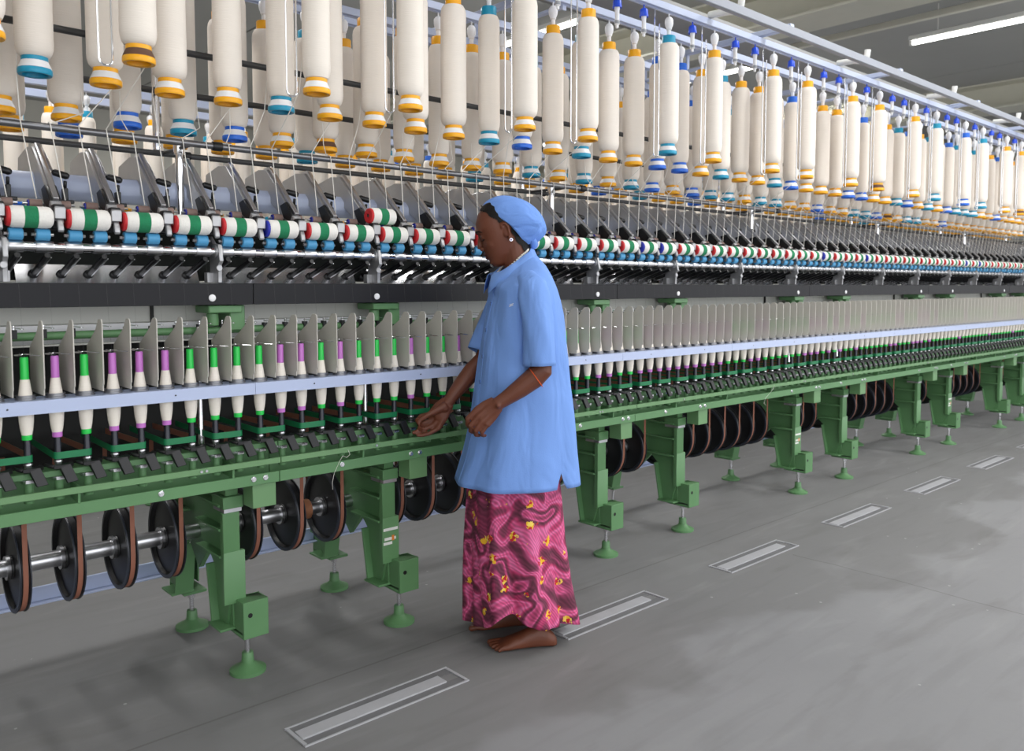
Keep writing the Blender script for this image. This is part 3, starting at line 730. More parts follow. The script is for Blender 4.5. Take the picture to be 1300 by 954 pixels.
# ------------------------------------------------------------------ creel: rails, crossbars, holders
CRL = empty('roving_creel', (4.3, MC, 1.9))
tag(CRL, 'pale blue overhead creel of long rails and crossbars carrying the roving bobbins', 'creel')
PC = 0.168
ROWS = {'A': (2.24, 0.42, 1.7865), 'B': (2.40, 0.22, 1.754), 'C': (2.67, 0.04, 1.698), 'D': (2.95, 0.5, 1.698), 'E': (3.21, 0.28, 1.754)}
RAILZ = {}
for r, (y, off, z0) in ROWS.items():
    zr = z0 + 0.595; RAILZ[r] = zr
    MB().box(XS, XE + 0.4, y - 0.018, y + 0.018, zr + 0.004, zr + 0.034).box(XS, XE + 0.4, y - 0.006, y + 0.006, zr, zr + 0.004).build('creel_rail', 'creel_blue', CRL, bevel=0.003)
MB().box(XS, XE + 0.4, 2.050, 2.080, 2.388, 2.426).box(XS, XE + 0.4, 2.044, 2.050, 2.384, 2.391).build('front_track', 'track_grey', CRL, bevel=0.004)
MB().box(XS, XE + 0.4, 3.36, 3.40, 2.415, 2.465).build('rear_track', 'creel_grey', CRL, bevel=0.004)
for x in (0.05, 1.25, 2.45, 3.65, 4.85, 6.05, 7.25, 8.45, 9.65):
    MB().box(x - 0.016, x + 0.016, 2.075, 3.40, 2.426, 2.452).build('crossbar', 'creel_blue', CRL, bevel=0.003)
    MB().box(x - 0.012, x + 0.012, 2.40, 3.20, 2.338, 2.352).build('crossbar', 'creel_blue', CRL, bevel=0.003)
    for y in (2.40, 2.67, 2.95, 3.21):
        MB().box(x - 0.010, x + 0.010, y - 0.004, y + 0.004, 2.33, 2.43).build('rail_hanger', 'creel_blue', CRL)
for x in (-0.38, 0.82, 2.02, 3.22, 4.42, 5.62, 6.82, 8.02, 9.22):
    MB().sweep([(x, 2.24, 2.437), (x, 2.15, 2.432), (x, 2.10, 2.422), (x, 2.078, 2.44), (x, 2.074, 2.475)], 0.016, 10).build('track_bracket', 'lamp_white', CRL)
for x in (-0.625, 0.98, 2.60, 4.20, 5.80, 7.40, 9.00):
    MB().lathe([(0.012, 1.665), (0.012, 2.33)], c=(x, 2.81 if abs(((x / PC - 0.5) % 1) - 0.5) < 0.28 else 2.81, 0), n=14).build('creel_post', 'chrome', CRL)
# long cable trays above the creel
for y0, y1, z in ((2.50, 2.80, 2.555), (2.90, 3.18, 2.70)):
    MB().box(XS, XE + 0.4, y0, y1, z, z + 0.006).box(XS, XE + 0.4, y0, y0 + 0.006, z, z + 0.025).box(XS, XE + 0.4, y1 - 0.006, y1, z, z + 0.025).build('cable_tray', 'tray', CRL)
for x in (1.25, 3.65, 6.05, 8.45):
    for y in (2.65, 3.04):
        MB().box(x - 0.008, x + 0.008, y - 0.008, y + 0.008, 2.45, 2.556 if y < 2.9 else 2.701).build('tray_post', 'creel_grey', CRL)
# dark guide rods between the rows
for y, z in ((2.535, 1.918), (2.785, 1.85)):
    MB().lathe([(0.0098, XS), (0.0098, XE + 0.3)], c=(0, y, z), axis='x', n=14).build('guide_rod', 'bar_dark', CRL)

def holder(kind):
    if kind == 'full':
        h = MB().lathe([(0.003, 0.0), (0.003, -0.014), (0.010, -0.016), (0.0175, -0.026), (0.0185, -0.040), (0.0165, -0.052), (0.0125, -0.060), (0.0125, -0.066), (0.0085, -0.070), (0.0085, -0.098)], n=16)
        return h.mesh('bobbin_holder', 'white_pl')
    return MB().lathe([(0.0085, -0.045), (0.0115, -0.048), (0.0090, -0.060), (0.0085, -0.098), (0.0105, -0.099), (0.0105, -0.114), (0.006, -0.118), (0.006, -0.127), (0.003, -0.130)], n=14).mesh('bobbin_holder', 'white_pl')
HF, HE = holder('full'), holder('empty')
HB = MB().lathe([(0.003, 0.0), (0.003, -0.014), (0.011, -0.016), (0.0165, -0.022), (0.0180, -0.040), (0.0190, -0.050), (0.0165, -0.050), (0.010, -0.040)], n=16).mesh('holder_cap', 'holder_blue')
HR = MB().lathe([(0.0107, -0.100), (0.0110, -0.113)], n=12).mesh('holder_ring', 'grey_pl')
def add_holder(x, y, z, full):
    o = link('bobbin_holder', HF if full else HE, CRL, (x, y, z))
    if not full:
        for nm, me in (('holder_cap', HB), ('holder_ring', HR)):
            q = link(nm, me, o, (x, y, z))
A_full = set(); n = -8
while n < 60: A_full |= {n, n + 2}; n += 5                # 2, 4, 7, 9, 12, 14 ...
pos = {r: [(i, (i + off) * PC) for i in range(-8, 70) if XS + 0.1 < (i + off) * PC < {'A': 8.0, 'B': 8.4, 'C': 9.0, 'D': 9.5, 'E': 0.0}[r]] for r, (y, off, z0) in ROWS.items()}
hl = MB().sweep([(-0.016, 0, 0)] + [(-0.016, 0, -0.60)] + [(-0.016 * math.cos(R(a)), 0, -0.60 - 0.016 * math.sin(R(a))) for a in (30, 60, 90, 120, 150)] + [(0.016, 0, -0.60), (0.016, 0, -0.06)], 0.0028, 8)
hlm = hl.mesh('wire_loop', 'chrome')
for i, x in pos['A']:
    add_holder(x, 2.24, RAILZ['A'], i in A_full)
    if i in A_full: link('wire_loop', hlm, CRL, (x - 0.080, 2.24, RAILZ['A'] + 0.004))

# ------------------------------------------------------------------ roving bobbins hanging from the creel
def pack_mesh(r):
    return MB().lathe([(0.030, 0.044), (0.0345, 0.046), (r * 0.91, 0.054), (r * 0.985, 0.066), (r * 1.012, 0.080), (r, 0.092), (r * 0.985, 0.440), (r * 0.93, 0.455), (r * 0.80, 0.466), (0.027, 0.468)], n=26, cap=False).mesh('roving_package', 'roving')
PK = {v: pack_mesh(0.0405 + 0.0012 * v) for v in range(6)}
def flange(mt):
    a = MB().lathe([(0.0300, 0.001), (0.0385, 0.0), (0.0400, 0.003), (0.0400, 0.0135), (0.0385, 0.0155), (0.030, 0.0155)], n=26, cap=False)
    a.lathe([(0.0300, 0.0015), (0.0285, 0.012), (0.0100, 0.014)], n=26, cap=False)
    b = MB().lathe([(0.0305, 0.0335), (0.0310, 0.0335), (0.0310, 0.046), (0.0285, 0.046)], n=26, cap=False)
    c = MB().lathe([(0.0255, 0.466), (0.0280, 0.467), (0.0285, 0.470), (0.0285, 0.497), (0.0270, 0.500), (0.0090, 0.500)], n=24, cap=False)
    return a.mesh('bottom_flange', mt), b.mesh('tube_ring', mt), c.mesh('top_cap', mt)
FL = {c: flange('b_' + c) for c in ('orange', 'teal', 'blue')}
WB = {True: MB().lathe([(0.0390, 0.0153), (0.0375, 0.020), (0.0330, 0.029), (0.0308, 0.0345)], n=26, cap=False).mesh('collar_band', 'b_brown'),
      False: MB().lathe([(0.0390, 0.0153), (0.0375, 0.020), (0.0330, 0.029), (0.0308, 0.0345)], n=26, cap=False).mesh('collar_band', 'white_pl')}
COLS = {'A': {17: 'teal', 34: 'teal', 37: 'blue', 39: 'teal'},
        'B': {3: 'teal', 7: 'teal', 12: 'teal', 13: 'blue', 15: 'teal', 18: 'blue', 19: 'blue', 21: 'teal', 24: 'teal', 25: 'blue', 29: 'blue', 30: 'blue', 33: 'teal', 34: 'blue', 36: 'teal', 38: 'blue', 39: 'teal', 40: 'teal', 41: 'teal', 44: 'blue'},
        'C': {5: 'blue', 6: 'teal', 7: 'blue', 15: 'teal', 17: 'teal', 19: 'teal', 20: 'blue', 22: 'blue', 23: 'teal', 24: 'teal', 26: 'teal', 27: 'teal', 30: 'blue', 33: 'teal', 34: 'teal', 35: 'blue', 38: 'teal', 39: 'teal', 42: 'blue'},
        'D': {4: 'blue', 9: 'teal', 14: 'teal', 19: 'blue', 21: 'teal', 24: 'blue', 28: 'teal', 33: 'blue', 37: 'teal'}, 'E': {5: 'teal', 12: 'blue', 18: 'teal', 26: 'blue', 31: 'teal', 36: 'blue', 40: 'teal'}}
BROWN = {('A', 4), ('A', 29), ('A', 44), ('C', 9), ('C', 36)}
ROWN = {'A': 'nearest row', 'B': 'second row', 'C': 'third row', 'D': 'fourth row', 'E': 'rearmost row'}
order = sorted([(x, r, i) for r in 'ABC' for i, x in pos[r] if r != 'A' or i in A_full])
feeds = {}; prev_k = K0
for x, r, i in order:                                     # every bobbin feeds the next free spindle below it
    k = max(prev_k + 1, round(x / P) - 1)
    if k < K1: feeds[(r, i)] = k; prev_k = k
for r in 'ABCDE':
    y, off, z0 = ROWS[r]; cnt = 0
    for i, x in pos[r]:
        if r == 'A' and i not in A_full: continue
        seen = x > 0.181 * y - 0.03
        cnt += 1 if seen else 0
        c = COLS[r].get(i, 'orange')
        t = empty('roving_bobbin', (x, y, z0))
        v = (i * 7 + ord(r)) % 6
        for nm, me in (('roving_package', PK[v]), ('bottom_flange', FL[c][0]), ('tube_ring', FL[c][1]), ('top_cap', FL[c][2]), ('collar_band', WB[(r, i) in BROWN])):
            link(nm, me, t, (x, y, z0))
        if r != 'A': add_holder(x, y, RAILZ[r], True)
        if r in 'ABC':
            k = feeds.get((r, i))
            if k is not None:
                s = -1 if (i % 2) else 1
                rr_ = 0.043
                st = Vector((x + s * 0.03, y + 0.031 if r != 'C' else y - 0.031, z0 + 0.10)); kx = k * P
                if r == 'C': pts = [st, st + Vector((s * 0.004, -0.012, -0.08)), (kx - 0.038, 2.513, 1.6535), (kx - 0.038, 2.500, 1.6585), (kx - 0.038, 2.4885, 1.654)]
                else: pts = [st, st + Vector((s * 0.002, 0.016, -0.09)), (kx - 0.038, 2.488, 1.656)]
                pts += [(kx - 0.036, 2.4885, 1.641), (kx + 0.002, 2.526, 1.456)]
                MB().sweep(pts, 0.0015, 5).build('roving_strand', 'thread', t, (0, 0, 0))
        cap_ = 'orange' if c == 'orange' else c
        band = ' and brown band' if (r, i) in BROWN else ''
        if not seen:
            lab = 'cream roving bobbin, %s end caps%s, beyond the left edge of the photo, %s' % (cap_, band, ROWN[r]); grp = 'roving bobbins beyond the left edge, ' + ROWN[r] + ' ' + cap_ + band
        elif x < (5.6 if r in 'AB' else 4.2) and r in 'ABCD':
            lab = 'roving bobbin, %s caps%s, %s from left in the %s' % (cap_, band, nth(cnt), ROWN[r]); grp = 'roving bobbins, ' + ROWN[r]
        else:
            lab = ('small cream roving bobbin, %s end caps%s, far right of the %s' if r in 'ABC' else 'cream roving bobbin, %s end caps%s, half hidden in the %s of the creel') % (cap_, band, ROWN[r])
            grp = 'roving bobbins with %s caps%s, %s part' % (cap_, band, ROWN[r])
        tag(t, lab, 'roving bobbin', grp)

# ------------------------------------------------------------------ the next machine, glimpsed through the creel
NXT = empty('spinning_frame', (6.5, 5.0, 0))
tag(NXT, 'next spinning frame standing behind, glimpsed only through gaps of the near machine', 'spinning machine')
NY = 5.0
for nm, mt, b in (('suction_duct', 'duct', (1.06, 1.235, -0.14, 0.14)), ('drafting_zone', 'arm_grey', (1.30, 1.50, -0.2, 0.2)), ('spindle_beam', 'green', (0.62, 0.735, -0.33, 0.33)), ('ring_rail', 'rail_blue', (0.898, 0.932, -0.36, 0.36))):
    MB().box(-0.7, 15, NY + b[2], NY + b[3], b[0], b[1]).build(nm, mt, NXT, bevel=0.004)
for x in [-0.1 + 1.7 * i for i in range(9)]:
    q = MB().box(x - 0.03, x + 0.03, NY - 0.28, NY - 0.2, 0.06, 0.62).box(x - 0.03, x + 0.03, NY + 0.2, NY + 0.28, 0.06, 0.62).box(x - 0.02, x + 0.02, NY - 0.28, NY + 0.28, 0.4, 0.62)
    for s in (-0.24, 0.24): q.lathe([(0.056, 0), (0.056, 0.01), (0.018, 0.03), (0.016, 0.062)], c=(x, NY + s, 0), n=16)
    q.build('leg_frame', 'green', NXT, bevel=0.004)
    MB().lathe([(0.014, 1.235), (0.014, 2.23)], c=(x + 0.6, NY - 0.15, 0), n=10).build('creel_post', 'chrome', NXT)
for row, yy in ((0, NY - 0.30), (1, NY)):
    MB().box(-0.7, 15, yy - 0.018, yy + 0.018, 2.222, 2.26).build('creel_rail', 'creel_blue', NXT)
    for i in range(-6, 50 if row == 0 else 42):
        x = 0.45 + (i + 0.5 * row) * PC
        t = empty('roving_bobbin', (x, yy, 1.62)); c = random.choice(['orange', 'orange', 'orange', 'teal', 'blue'])
        for nm, me in (('roving_package', PK[(i * 5 + row) % 6]), ('bottom_flange', FL[c][0]), ('top_cap', FL[c][2])):
            link(nm, me, t, (x, yy, 1.62))
        link('bobbin_holder', HF, NXT, (x, yy, 2.219))
        tag(t, 'cream roving bobbin with %s caps on the next machine, %s row behind' % (c, 'front' if row == 0 else 'back'), 'roving bobbin', 'bobbins with %s caps on the next machine, row %s' % (c, 'one' if row == 0 else 'two'))

# ------------------------------------------------------------------ the woman tending the machine
WO = (1.921, 2.090)
wm = empty('person', (WO[0], WO[1], 0))
wm.rotation_euler.z = math.atan2(rt.y, rt.x)          # local +x runs to the viewer's right, +y away, she faces local -x
tag(wm, 'woman in blue headscarf, blue smock and pink patterned skirt, barefoot, reaching towards the spindles', 'person')
def wput(o): o.parent = wm; o.location = (0, 0, 0); return o
def wbuild(mb, name, mats, **k):
    o = bpy.data.objects.new(name, mb.mesh(name, mats, **k)); COL.objects.link(o); return wput(o)

def skin_mat():
    mt = mat('dark brown skin', rgb(108, 59, 39), 0.5, var=0.10, scale=14, bump=0.12, bscale=160)
    b = mt.node_tree.nodes['Principled BSDF']; b.inputs['Subsurface Weight'].default_value = 0.08; b.inputs['Subsurface Radius'].default_value = (0.01, 0.004, 0.002)
    return mt
M['skin'] = skin_mat()
M['lip'] = mat('lip', rgb(84, 38, 34), 0.42)
M['nail'] = mat('nail', rgb(150, 104, 90), 0.35)
M['hair'] = mat('black hair', rgb(9, 8, 8), 0.55, spec=0.25, bump=0.6, bscale=120, stretch=(1, 6, 1))
M['smock'] = mat('blue cotton smock', rgb(120, 160, 229), 0.86, var=0.035, scale=7, bump=0.25, bscale=260)
def folds(mt, sc, st, strength, dist):
    nt = mt.node_tree; b = nt.nodes['Principled BSDF']; old = b.inputs['Normal'].links[0].from_node
    tc = nt.nodes.new('ShaderNodeTexCoord'); mp = nt.nodes.new('ShaderNodeMapping'); mp.inputs['Scale'].default_value = st
    n = nt.nodes.new('ShaderNodeTexNoise'); n.inputs['Scale'].default_value = sc; n.inputs['Detail'].default_value = 2.0; n.inputs['Distortion'].default_value = 0.7
    bp = nt.nodes.new('ShaderNodeBump'); bp.inputs['Strength'].default_value = strength; bp.inputs['Distance'].default_value = dist
    nt.links.new(tc.outputs['Object'], mp.inputs[0]); nt.links.new(mp.outputs[0], n.inputs['Vector']); nt.links.new(n.outputs['Fac'], bp.inputs['Height']); nt.links.new(bp.outputs[0], old.inputs['Normal'])
folds(M['smock'], 7.0, (1.6, 1.6, 0.55), 0.55, 0.03)
M['scarf'] = mat('blue cotton scarf', rgb(114, 156, 229), 0.85, var=0.05, scale=9, bump=0.25, bscale=220)

folds(M['scarf'], 13.0, (0.8, 2.0, 1.6), 0.6, 0.02)
# --- head frame: centred on the ear, bowed forward
HC = Vector((-0.035, 0.0, 1.405)); ta = R(21)
HU = Vector((-math.sin(ta), 0, math.cos(ta))); HF_ = Vector((-math.cos(ta), 0, -math.sin(ta))); HV = Vector((0, 1, 0))
def hp(f, v, h): return HC + HF_ * f + HV * v + HU * h

def ip(tab, x):
    for i in range(len(tab) - 1):
        if tab[i][0] <= x <= tab[i + 1][0]:
            t = (x - tab[i][0]) / (tab[i + 1][0] - tab[i][0]); return [a + (b - a) * t for a, b in zip(tab[i][1:], tab[i + 1][1:])]
    return list(tab[0][1:] if x < tab[0][0] else tab[-1][1:])
def loft(mb, rings, close=True, cap0=True, cap1=True):
    n = len(rings[0]); vs = [p for r in rings for p in r]; fs = []
    for k in range(len(rings) - 1):
        for i in range(n):
            j = (i + 1) % n
            if not close and i == n - 1: continue
            fs.append((k * n + i, k * n + j, (k + 1) * n + j, (k + 1) * n + i))
    if cap0: fs.append(tuple(range(n))[::-1])
    if cap1: fs.append(tuple(range((len(rings) - 1) * n, len(rings) * n)))
    return mb.add(vs, fs)

bd = MB()
# head: h, front, back, half width
HT = [(-0.099, 0.074, -0.040, 0.016), (-0.092, 0.088, -0.022, 0.027), (-0.077, 0.0985, -0.010, 0.036), (-0.066, 0.0955, 0.002, 0.043), (-0.050, 0.1005, 0.020, 0.050),
      (-0.036, 0.1005, 0.036, 0.055), (-0.020, 0.100, 0.055, 0.060), (0.0, 0.0985, 0.066, 0.065), (0.015, 0.0985, 0.074, 0.067), (0.036, 0.1045, 0.080, 0.069),
      (0.064, 0.0965, 0.080, 0.068), (0.090, 0.079, 0.066, 0.057), (0.108, 0.055, 0.045, 0.040), (0.118, 0.030, 0.020, 0.020)]
rings = []
NH = 40
for h, f, b_, w in HT:
    r = []
    for i in range(NH):
        t = 2 * math.pi * i / NH; c, s = math.cos(t), math.sin(t)
        c0 = (f - b_) / 2 + (0.01 if h > -0.03 else 0.0); fx = (f - c0) if c > 0 else (b_ + c0)
        e = 0.80 if c > 0 else 0.95
        r.append(hp(c0 + fx * math.copysign(abs(c) ** e, c), w * math.copysign(abs(s) ** 0.92, s), h))
    rings.append(r)
loft(bd, rings)
# nose, brow, lips, chin, cheek, ears
bd.sweep([hp(0.097, 0, 0.022), hp(0.1045, 0, 0.006), hp(0.1100, 0, -0.009), hp(0.1125, 0, -0.0190)], [0.006, 0.0068, 0.0078, 0.0086], 10)
for s in (-1, 1):
    bd.ball(hp(0.1060, s * 0.0105, -0.0230), 0.0080, 0.0075, 0.0070)
    bd.sweep([hp(0.098, s * 0.012, 0.030), hp(0.096, s * 0.030, 0.0335), hp(0.084, s * 0.047, 0.029)], [0.0065, 0.0075, 0.0055], 8)
    bd.ball(hp(0.083, s * 0.0315, 0.0115), 0.0130)                       # closed lids over the eyes
    bd.ball(hp(0.064, s * 0.038, -0.016), 0.024, 0.018, 0.024)          # cheeks
    bd.sweep([hp(0.001, s * 0.061, -0.026), hp(0.000, s * 0.069, -0.006), hp(-0.003, s * 0.073, 0.012), hp(0.002, s * 0.0735, 0.027), hp(0.013, s * 0.071, 0.028), hp(0.018, s * 0.067, 0.016)], [0.0065, 0.0045, 0.0045, 0.0045, 0.0042, 0.004], 8)
    bd.ball(hp(0.006, s * 0.064, 0.006), 0.012, 0.006, 0.024)
    bd.ball(hp(0.004, s * 0.067, -0.024), 0.0075, 0.0055, 0.0085)
bd.sweep([hp(0.086, -0.021, -0.0445), hp(0.0985, -0.012, -0.0435), hp(0.1025, 0, -0.0425), hp(0.0985, 0.012, -0.0435), hp(0.086, 0.021, -0.0445)], [0.003, 0.0055, 0.0062, 0.0055, 0.003], 8)
bd.sweep([hp(0.086, -0.020, -0.0515), hp(0.0965, -0.011, -0.0555), hp(0.0995, 0, -0.0565), hp(0.0965, 0.011, -0.0555), hp(0.086, 0.020, -0.0515)], [0.003, 0.0062, 0.0072, 0.0062, 0.003], 8)
# neck and trunk (slim core hidden by the clothes)
bd.sweep([(-0.020, 0, 1.395), (-0.012, 0, 1.345), (0.000, 0, 1.29), (0.005, 0, 1.23)], [0.048, 0.047, 0.050, 0.060], 20)
bd.sweep([(0.005, 0, 1.24), (0.012, 0, 1.10), (0.015, 0, 0.95), (0.015, 0, 0.80), (0.012, 0, 0.72)], [0.072, 0.085, 0.078, 0.092, 0.08], 16)
bd.sweep([(0.04, -0.15, 1.215), (0.0, 0, 1.225), (-0.035, 0.15, 1.215)], [0.042, 0.055, 0.042], 12)
for pts in ([(0.02, -0.07, 0.76), (0.035, -0.08, 0.45), (0.075, -0.082, 0.20), (0.092, -0.083, 0.07)], [(0.01, 0.07, 0.76), (-0.005, 0.075, 0.45), (-0.005, 0.082, 0.20), (0.004, 0.088, 0.07)]):
    bd.sweep(pts, [0.075, 0.052, 0.040, 0.029], 14)
# arms
bd.sweep([(0.04, -0.165, 1.21), (0.060, -0.188, 1.07), (0.074, -0.194, 0.968)], [0.040, 0.036, 0.031], 14)
bd.sweep([(0.078, -0.194, 0.978), (0.074, -0.193, 0.958), (0.046, -0.193, 0.928), (0.0, -0.197, 0.893), (-0.045, -0.200, 0.862), (-0.072, -0.202, 0.845), (-0.096, -0.200, 0.828)], [0.026, 0.0345, 0.0350, 0.0305, 0.0240, 0.0215, 0.013], 14)
bd.sweep([(-0.035, 0.165, 1.21), (-0.085, 0.150, 1.07), (-0.125, 0.120, 0.965)], [0.040, 0.036, 0.031], 14)
bd.sweep([(-0.122, 0.124, 0.972), (-0.130, 0.114, 0.955), (-0.165, 0.086, 0.920), (-0.205, 0.056, 0.873), (-0.235, 0.034, 0.834), (-0.245, 0.028, 0.820), (-0.266, 0.022, 0.795)], [0.026, 0.033, 0.033, 0.0280, 0.0220, 0.0200, 0.013], 14)
bd.ball((-0.068, -0.222, 0.842), 0.008)                                    # wrist bone
# left hand, back of the hand towards the viewer
LW = Vector((-0.072, -0.202, 0.845))
LK = [Vector(p) for p in ((-0.141, -0.196, 0.823), (-0.133, -0.204, 0.804), (-0.121, -0.207, 0.788), (-0.106, -0.203, 0.776))]
LWo = [Vector(p) for p in ((-0.010, 0.004, 0.010), (-0.004, -0.002, 0.004), (0.002, -0.003, -0.005), (0.006, 0.002, -0.012))]
for k, o in zip(LK, LWo):
    bd.sweep([LW + o, LW.lerp(k, 0.5) + o * 0.6 + Vector((0, 0.004, 0)), k], [0.0145, 0.0145, 0.0112], 10)
bd.ball((-0.103, -0.192, 0.817), 0.030, 0.014, 0.026)
LFING = [[LK[0], (-0.166, -0.197, 0.797), (-0.168, -0.184, 0.776), (-0.160, -0.170, 0.762)],
         [LK[1], (-0.156, -0.204, 0.776), (-0.157, -0.190, 0.756), (-0.148, -0.175, 0.748)],
         [LK[2], (-0.140, -0.207, 0.761), (-0.140, -0.193, 0.744), (-0.130, -0.180, 0.740)],
         [LK[3], (-0.120, -0.204, 0.755), (-0.119, -0.192, 0.742), (-0.110, -0.182, 0.740)]]
for i, f in enumerate(LFING):
    q = 0.0088 if i < 3 else 0.0076
    bd.sweep(f, [q * 1.12, q * 1.02, q * 0.92, q * 0.70], 10); bd.ball(f[-1], q * 0.70); bd.ball(f[1], q * 1.04)
bd.sweep([(-0.086, -0.184, 0.835), (-0.115, -0.170, 0.808), (-0.140, -0.162, 0.788), (-0.152, -0.160, 0.768)], [0.015, 0.0125, 0.0102, 0.0078], 10); bd.ball((-0.152, -0.160, 0.768), 0.0078)
# right hand, palm towards the viewer, thumb on top, fingers curling
RW = Vector((-0.245, 0.028, 0.820))
RK = [Vector(p) for p in ((-0.308, 0.030, 0.777), (-0.303, 0.026, 0.757), (-0.295, 0.021, 0.740), (-0.284, 0.015, 0.726))]
RWo = [Vector(p) for p in ((-0.010, 0.004, 0.006), (-0.004, 0.002, 0.0), (0.002, 0.0, -0.006), (0.006, -0.003, -0.010))]
for k, o in zip(RK, RWo):
    bd.sweep([RW + o, RW.lerp(k, 0.5) + o * 0.8, k], [0.0140, 0.0140, 0.0110], 10)
bd.ball((-0.272, 0.016, 0.778), 0.026, 0.012, 0.026)
bd.ball((-0.262, 0.010, 0.800), 0.022, 0.012, 0.014)
RFING = [[RK[0], (-0.340, 0.018, 0.771), (-0.352, -0.002, 0.760), (-0.343, -0.016, 0.751)],
         [RK[1], (-0.336, 0.012, 0.745), (-0.343, -0.010, 0.735), (-0.327, -0.022, 0.734)],
         [RK[2], (-0.329, 0.006, 0.727), (-0.350, -0.008, 0.722), (-0.362, -0.018, 0.720)],
         [RK[3], (-0.312, 0.000, 0.713), (-0.332, -0.010, 0.710), (-0.347, -0.018, 0.710)]]
for i, f in enumerate(RFING):
    q = 0.0086 if i < 3 else 0.0074
    bd.sweep(f, [q * 1.10, q, q * 0.92, q * 0.70], 10); bd.ball(f[-1], q * 0.70); bd.ball(f[1], q * 1.02)
bd.sweep([(-0.252, 0.014, 0.810), (-0.282, 0.002, 0.795), (-0.312, -0.006, 0.780), (-0.340, -0.010, 0.762)], [0.0145, 0.0125, 0.0100, 0.0078], 10); bd.ball((-0.340, -0.010, 0.762), 0.0078)
# feet: s along the foot, half width, height
def foot(heel, toe, side):
    heel, toe = Vector(heel), Vector(toe); d = (toe - heel); L = d.length; d.normalize(); w = Vector((-d.y, d.x, 0)) * side   # w points to the big toe
    FT = [(0.0, 0.010, 0.026), (0.012, 0.024, 0.044), (0.035, 0.029, 0.066), (0.065, 0.029, 0.078), (0.10, 0.031, 0.064), (0.135, 0.036, 0.048), (0.165, 0.041, 0.036), (0.185, 0.041, 0.027), (0.198, 0.036, 0.020)]
    rg = []
    for s, hw, ht in FT:
        r = []
        for i in range(20):
            t = 2 * math.pi * i / 20; c, sn = math.cos(t), math.sin(t)
            z = ht * (0.42 + 0.58 * sn) if sn > 0 else ht * 0.42 * (1 - abs(sn) ** 0.5)
            r.append(heel + d * s + w * (hw * c) + Vector((0, 0, z + 0.001)))
        rg.append(r)
    loft(bd, rg)
    for i, (off, ln, rr_) in enumerate(((0.027, 0.046, 0.0105), (0.0095, 0.044, 0.0082), (-0.0065, 0.038, 0.0078), (-0.021, 0.030, 0.0074), (-0.033, 0.020, 0.0070))):
        a = heel + d * 0.180 + w * off; b = a + d * ln - w * (0.003 if i > 2 else 0)
        bd.sweep([a + Vector((0, 0, 0.015)), a.lerp(b, 0.6) + Vector((0, 0, 0.0135)), b + Vector((0, 0, rr_ + 0.001))], [rr_ * 1.05, rr_ * 0.95, rr_], 10)
        bd.ball(b + Vector((0, 0, rr_ + 0.001)), rr_)
foot((0.128, -0.078, 0), (-0.100, -0.108, 0), -1)
foot((0.050, 0.096, 0), (-0.165, 0.060, 0), 1)

raw = bpy.data.objects.new('body', bd.mesh('body', 'skin', weld=False)); COL.objects.link(raw)
bmx = bmesh.new(); bmx.from_mesh(raw.data); bmesh.ops.recalc_face_normals(bmx, faces=bmx.faces); bmx.to_mesh(raw.data); bmx.free()
md = raw.modifiers.new('remesh', 'REMESH'); md.mode = 'VOXEL'; md.voxel_size = 0.0026; md.use_smooth_shade = True
dg = bpy.context.evaluated_depsgraph_get(); dg.update()
bme = bpy.data.meshes.new_from_object(raw.evaluated_get(dg)); raw.modifiers.clear(); raw.data = bme; bme.name = 'body'
bmx = bmesh.new(); bmx.from_mesh(bme)
for _ in range(4): bmesh.ops.smooth_vert(bmx, verts=bmx.verts, factor=0.5, use_axis_x=True, use_axis_y=True, use_axis_z=True)
bme.materials.clear()
for q in ('skin', 'lip'): bme.materials.append(M[q])
hairf = []
SE = Vector((0.822, 0, -0.569)); NE = Vector((0.569, 0, 0.822)); EC = Vector((-0.045, 0, 1.436))
for f in bmx.faces:
    c = f.calc_center_median()
    if c.z < 1.27: continue
    rel = c - HC; h = rel.dot(HU); fr = rel.dot(HF_)
    if fr > 0.092 and -0.0635 < h < -0.0385 and abs(c.y) < 0.022: f.material_index = 1
    e = c - EC; n_ = e.dot(NE); s_ = e.dot(SE)
    lim = -0.0155 if s_ < 0.02 else -0.0155 - 0.34 * (s_ - 0.02)
    if n_ > lim + 0.002 * math.sin(s_ * 160) and not (abs(c.y) > 0.062 and fr > -0.012 and fr < 0.03 and h < 0.034): hairf.append(f)
# hair: a shell lifted off the scalp
hv = {}; hvs = []; hfs = []
for f in hairf:
    ids = []
    for v in f.verts:
        if v.index not in hv: hv[v.index] = len(hvs); hvs.append(v.co + v.normal * 0.0032)
        ids.append(hv[v.index])
    hfs.append(ids)
bmx.to_mesh(bme); bmx.free()
for p in bme.polygons: p.use_smooth = True
wput(raw)
hm = MB(); hm.add(hvs, hfs); wbuild(hm, 'hair', 'hair', weld=False)

# --- eyes, brows, nails
for s in (-1, 1):
    e = MB().ball(hp(0.0890, s * 0.0385, 0.0035), 0.0040, 0.0052, 0.0020, n=14, k=8); e.v = [tuple(Vector(v)) for v in e.v]; wbuild(e, 'eye', mat('dark eye', rgb(34, 24, 20), 0.15))
    l_ = MB().sweep([hp(0.0985, s * 0.026, 0.0045), hp(0.0965, s * 0.033, 0.0015), hp(0.0915, s * 0.0395, 0.0010), hp(0.0835, s * 0.0435, 0.0030)], [0.0008, 0.0013, 0.0015, 0.0010], 6); wbuild(l_, 'eyelashes', 'hair')
    b_ = MB().sweep([hp(0.1045, s * 0.012, 0.031), hp(0.1045, s * 0.026, 0.0365), hp(0.094, s * 0.043, 0.034), hp(0.084, s * 0.052, 0.027)], [0.0018, 0.0030, 0.0026, 0.0010], 6); wbuild(b_, 'eyebrow', 'hair')
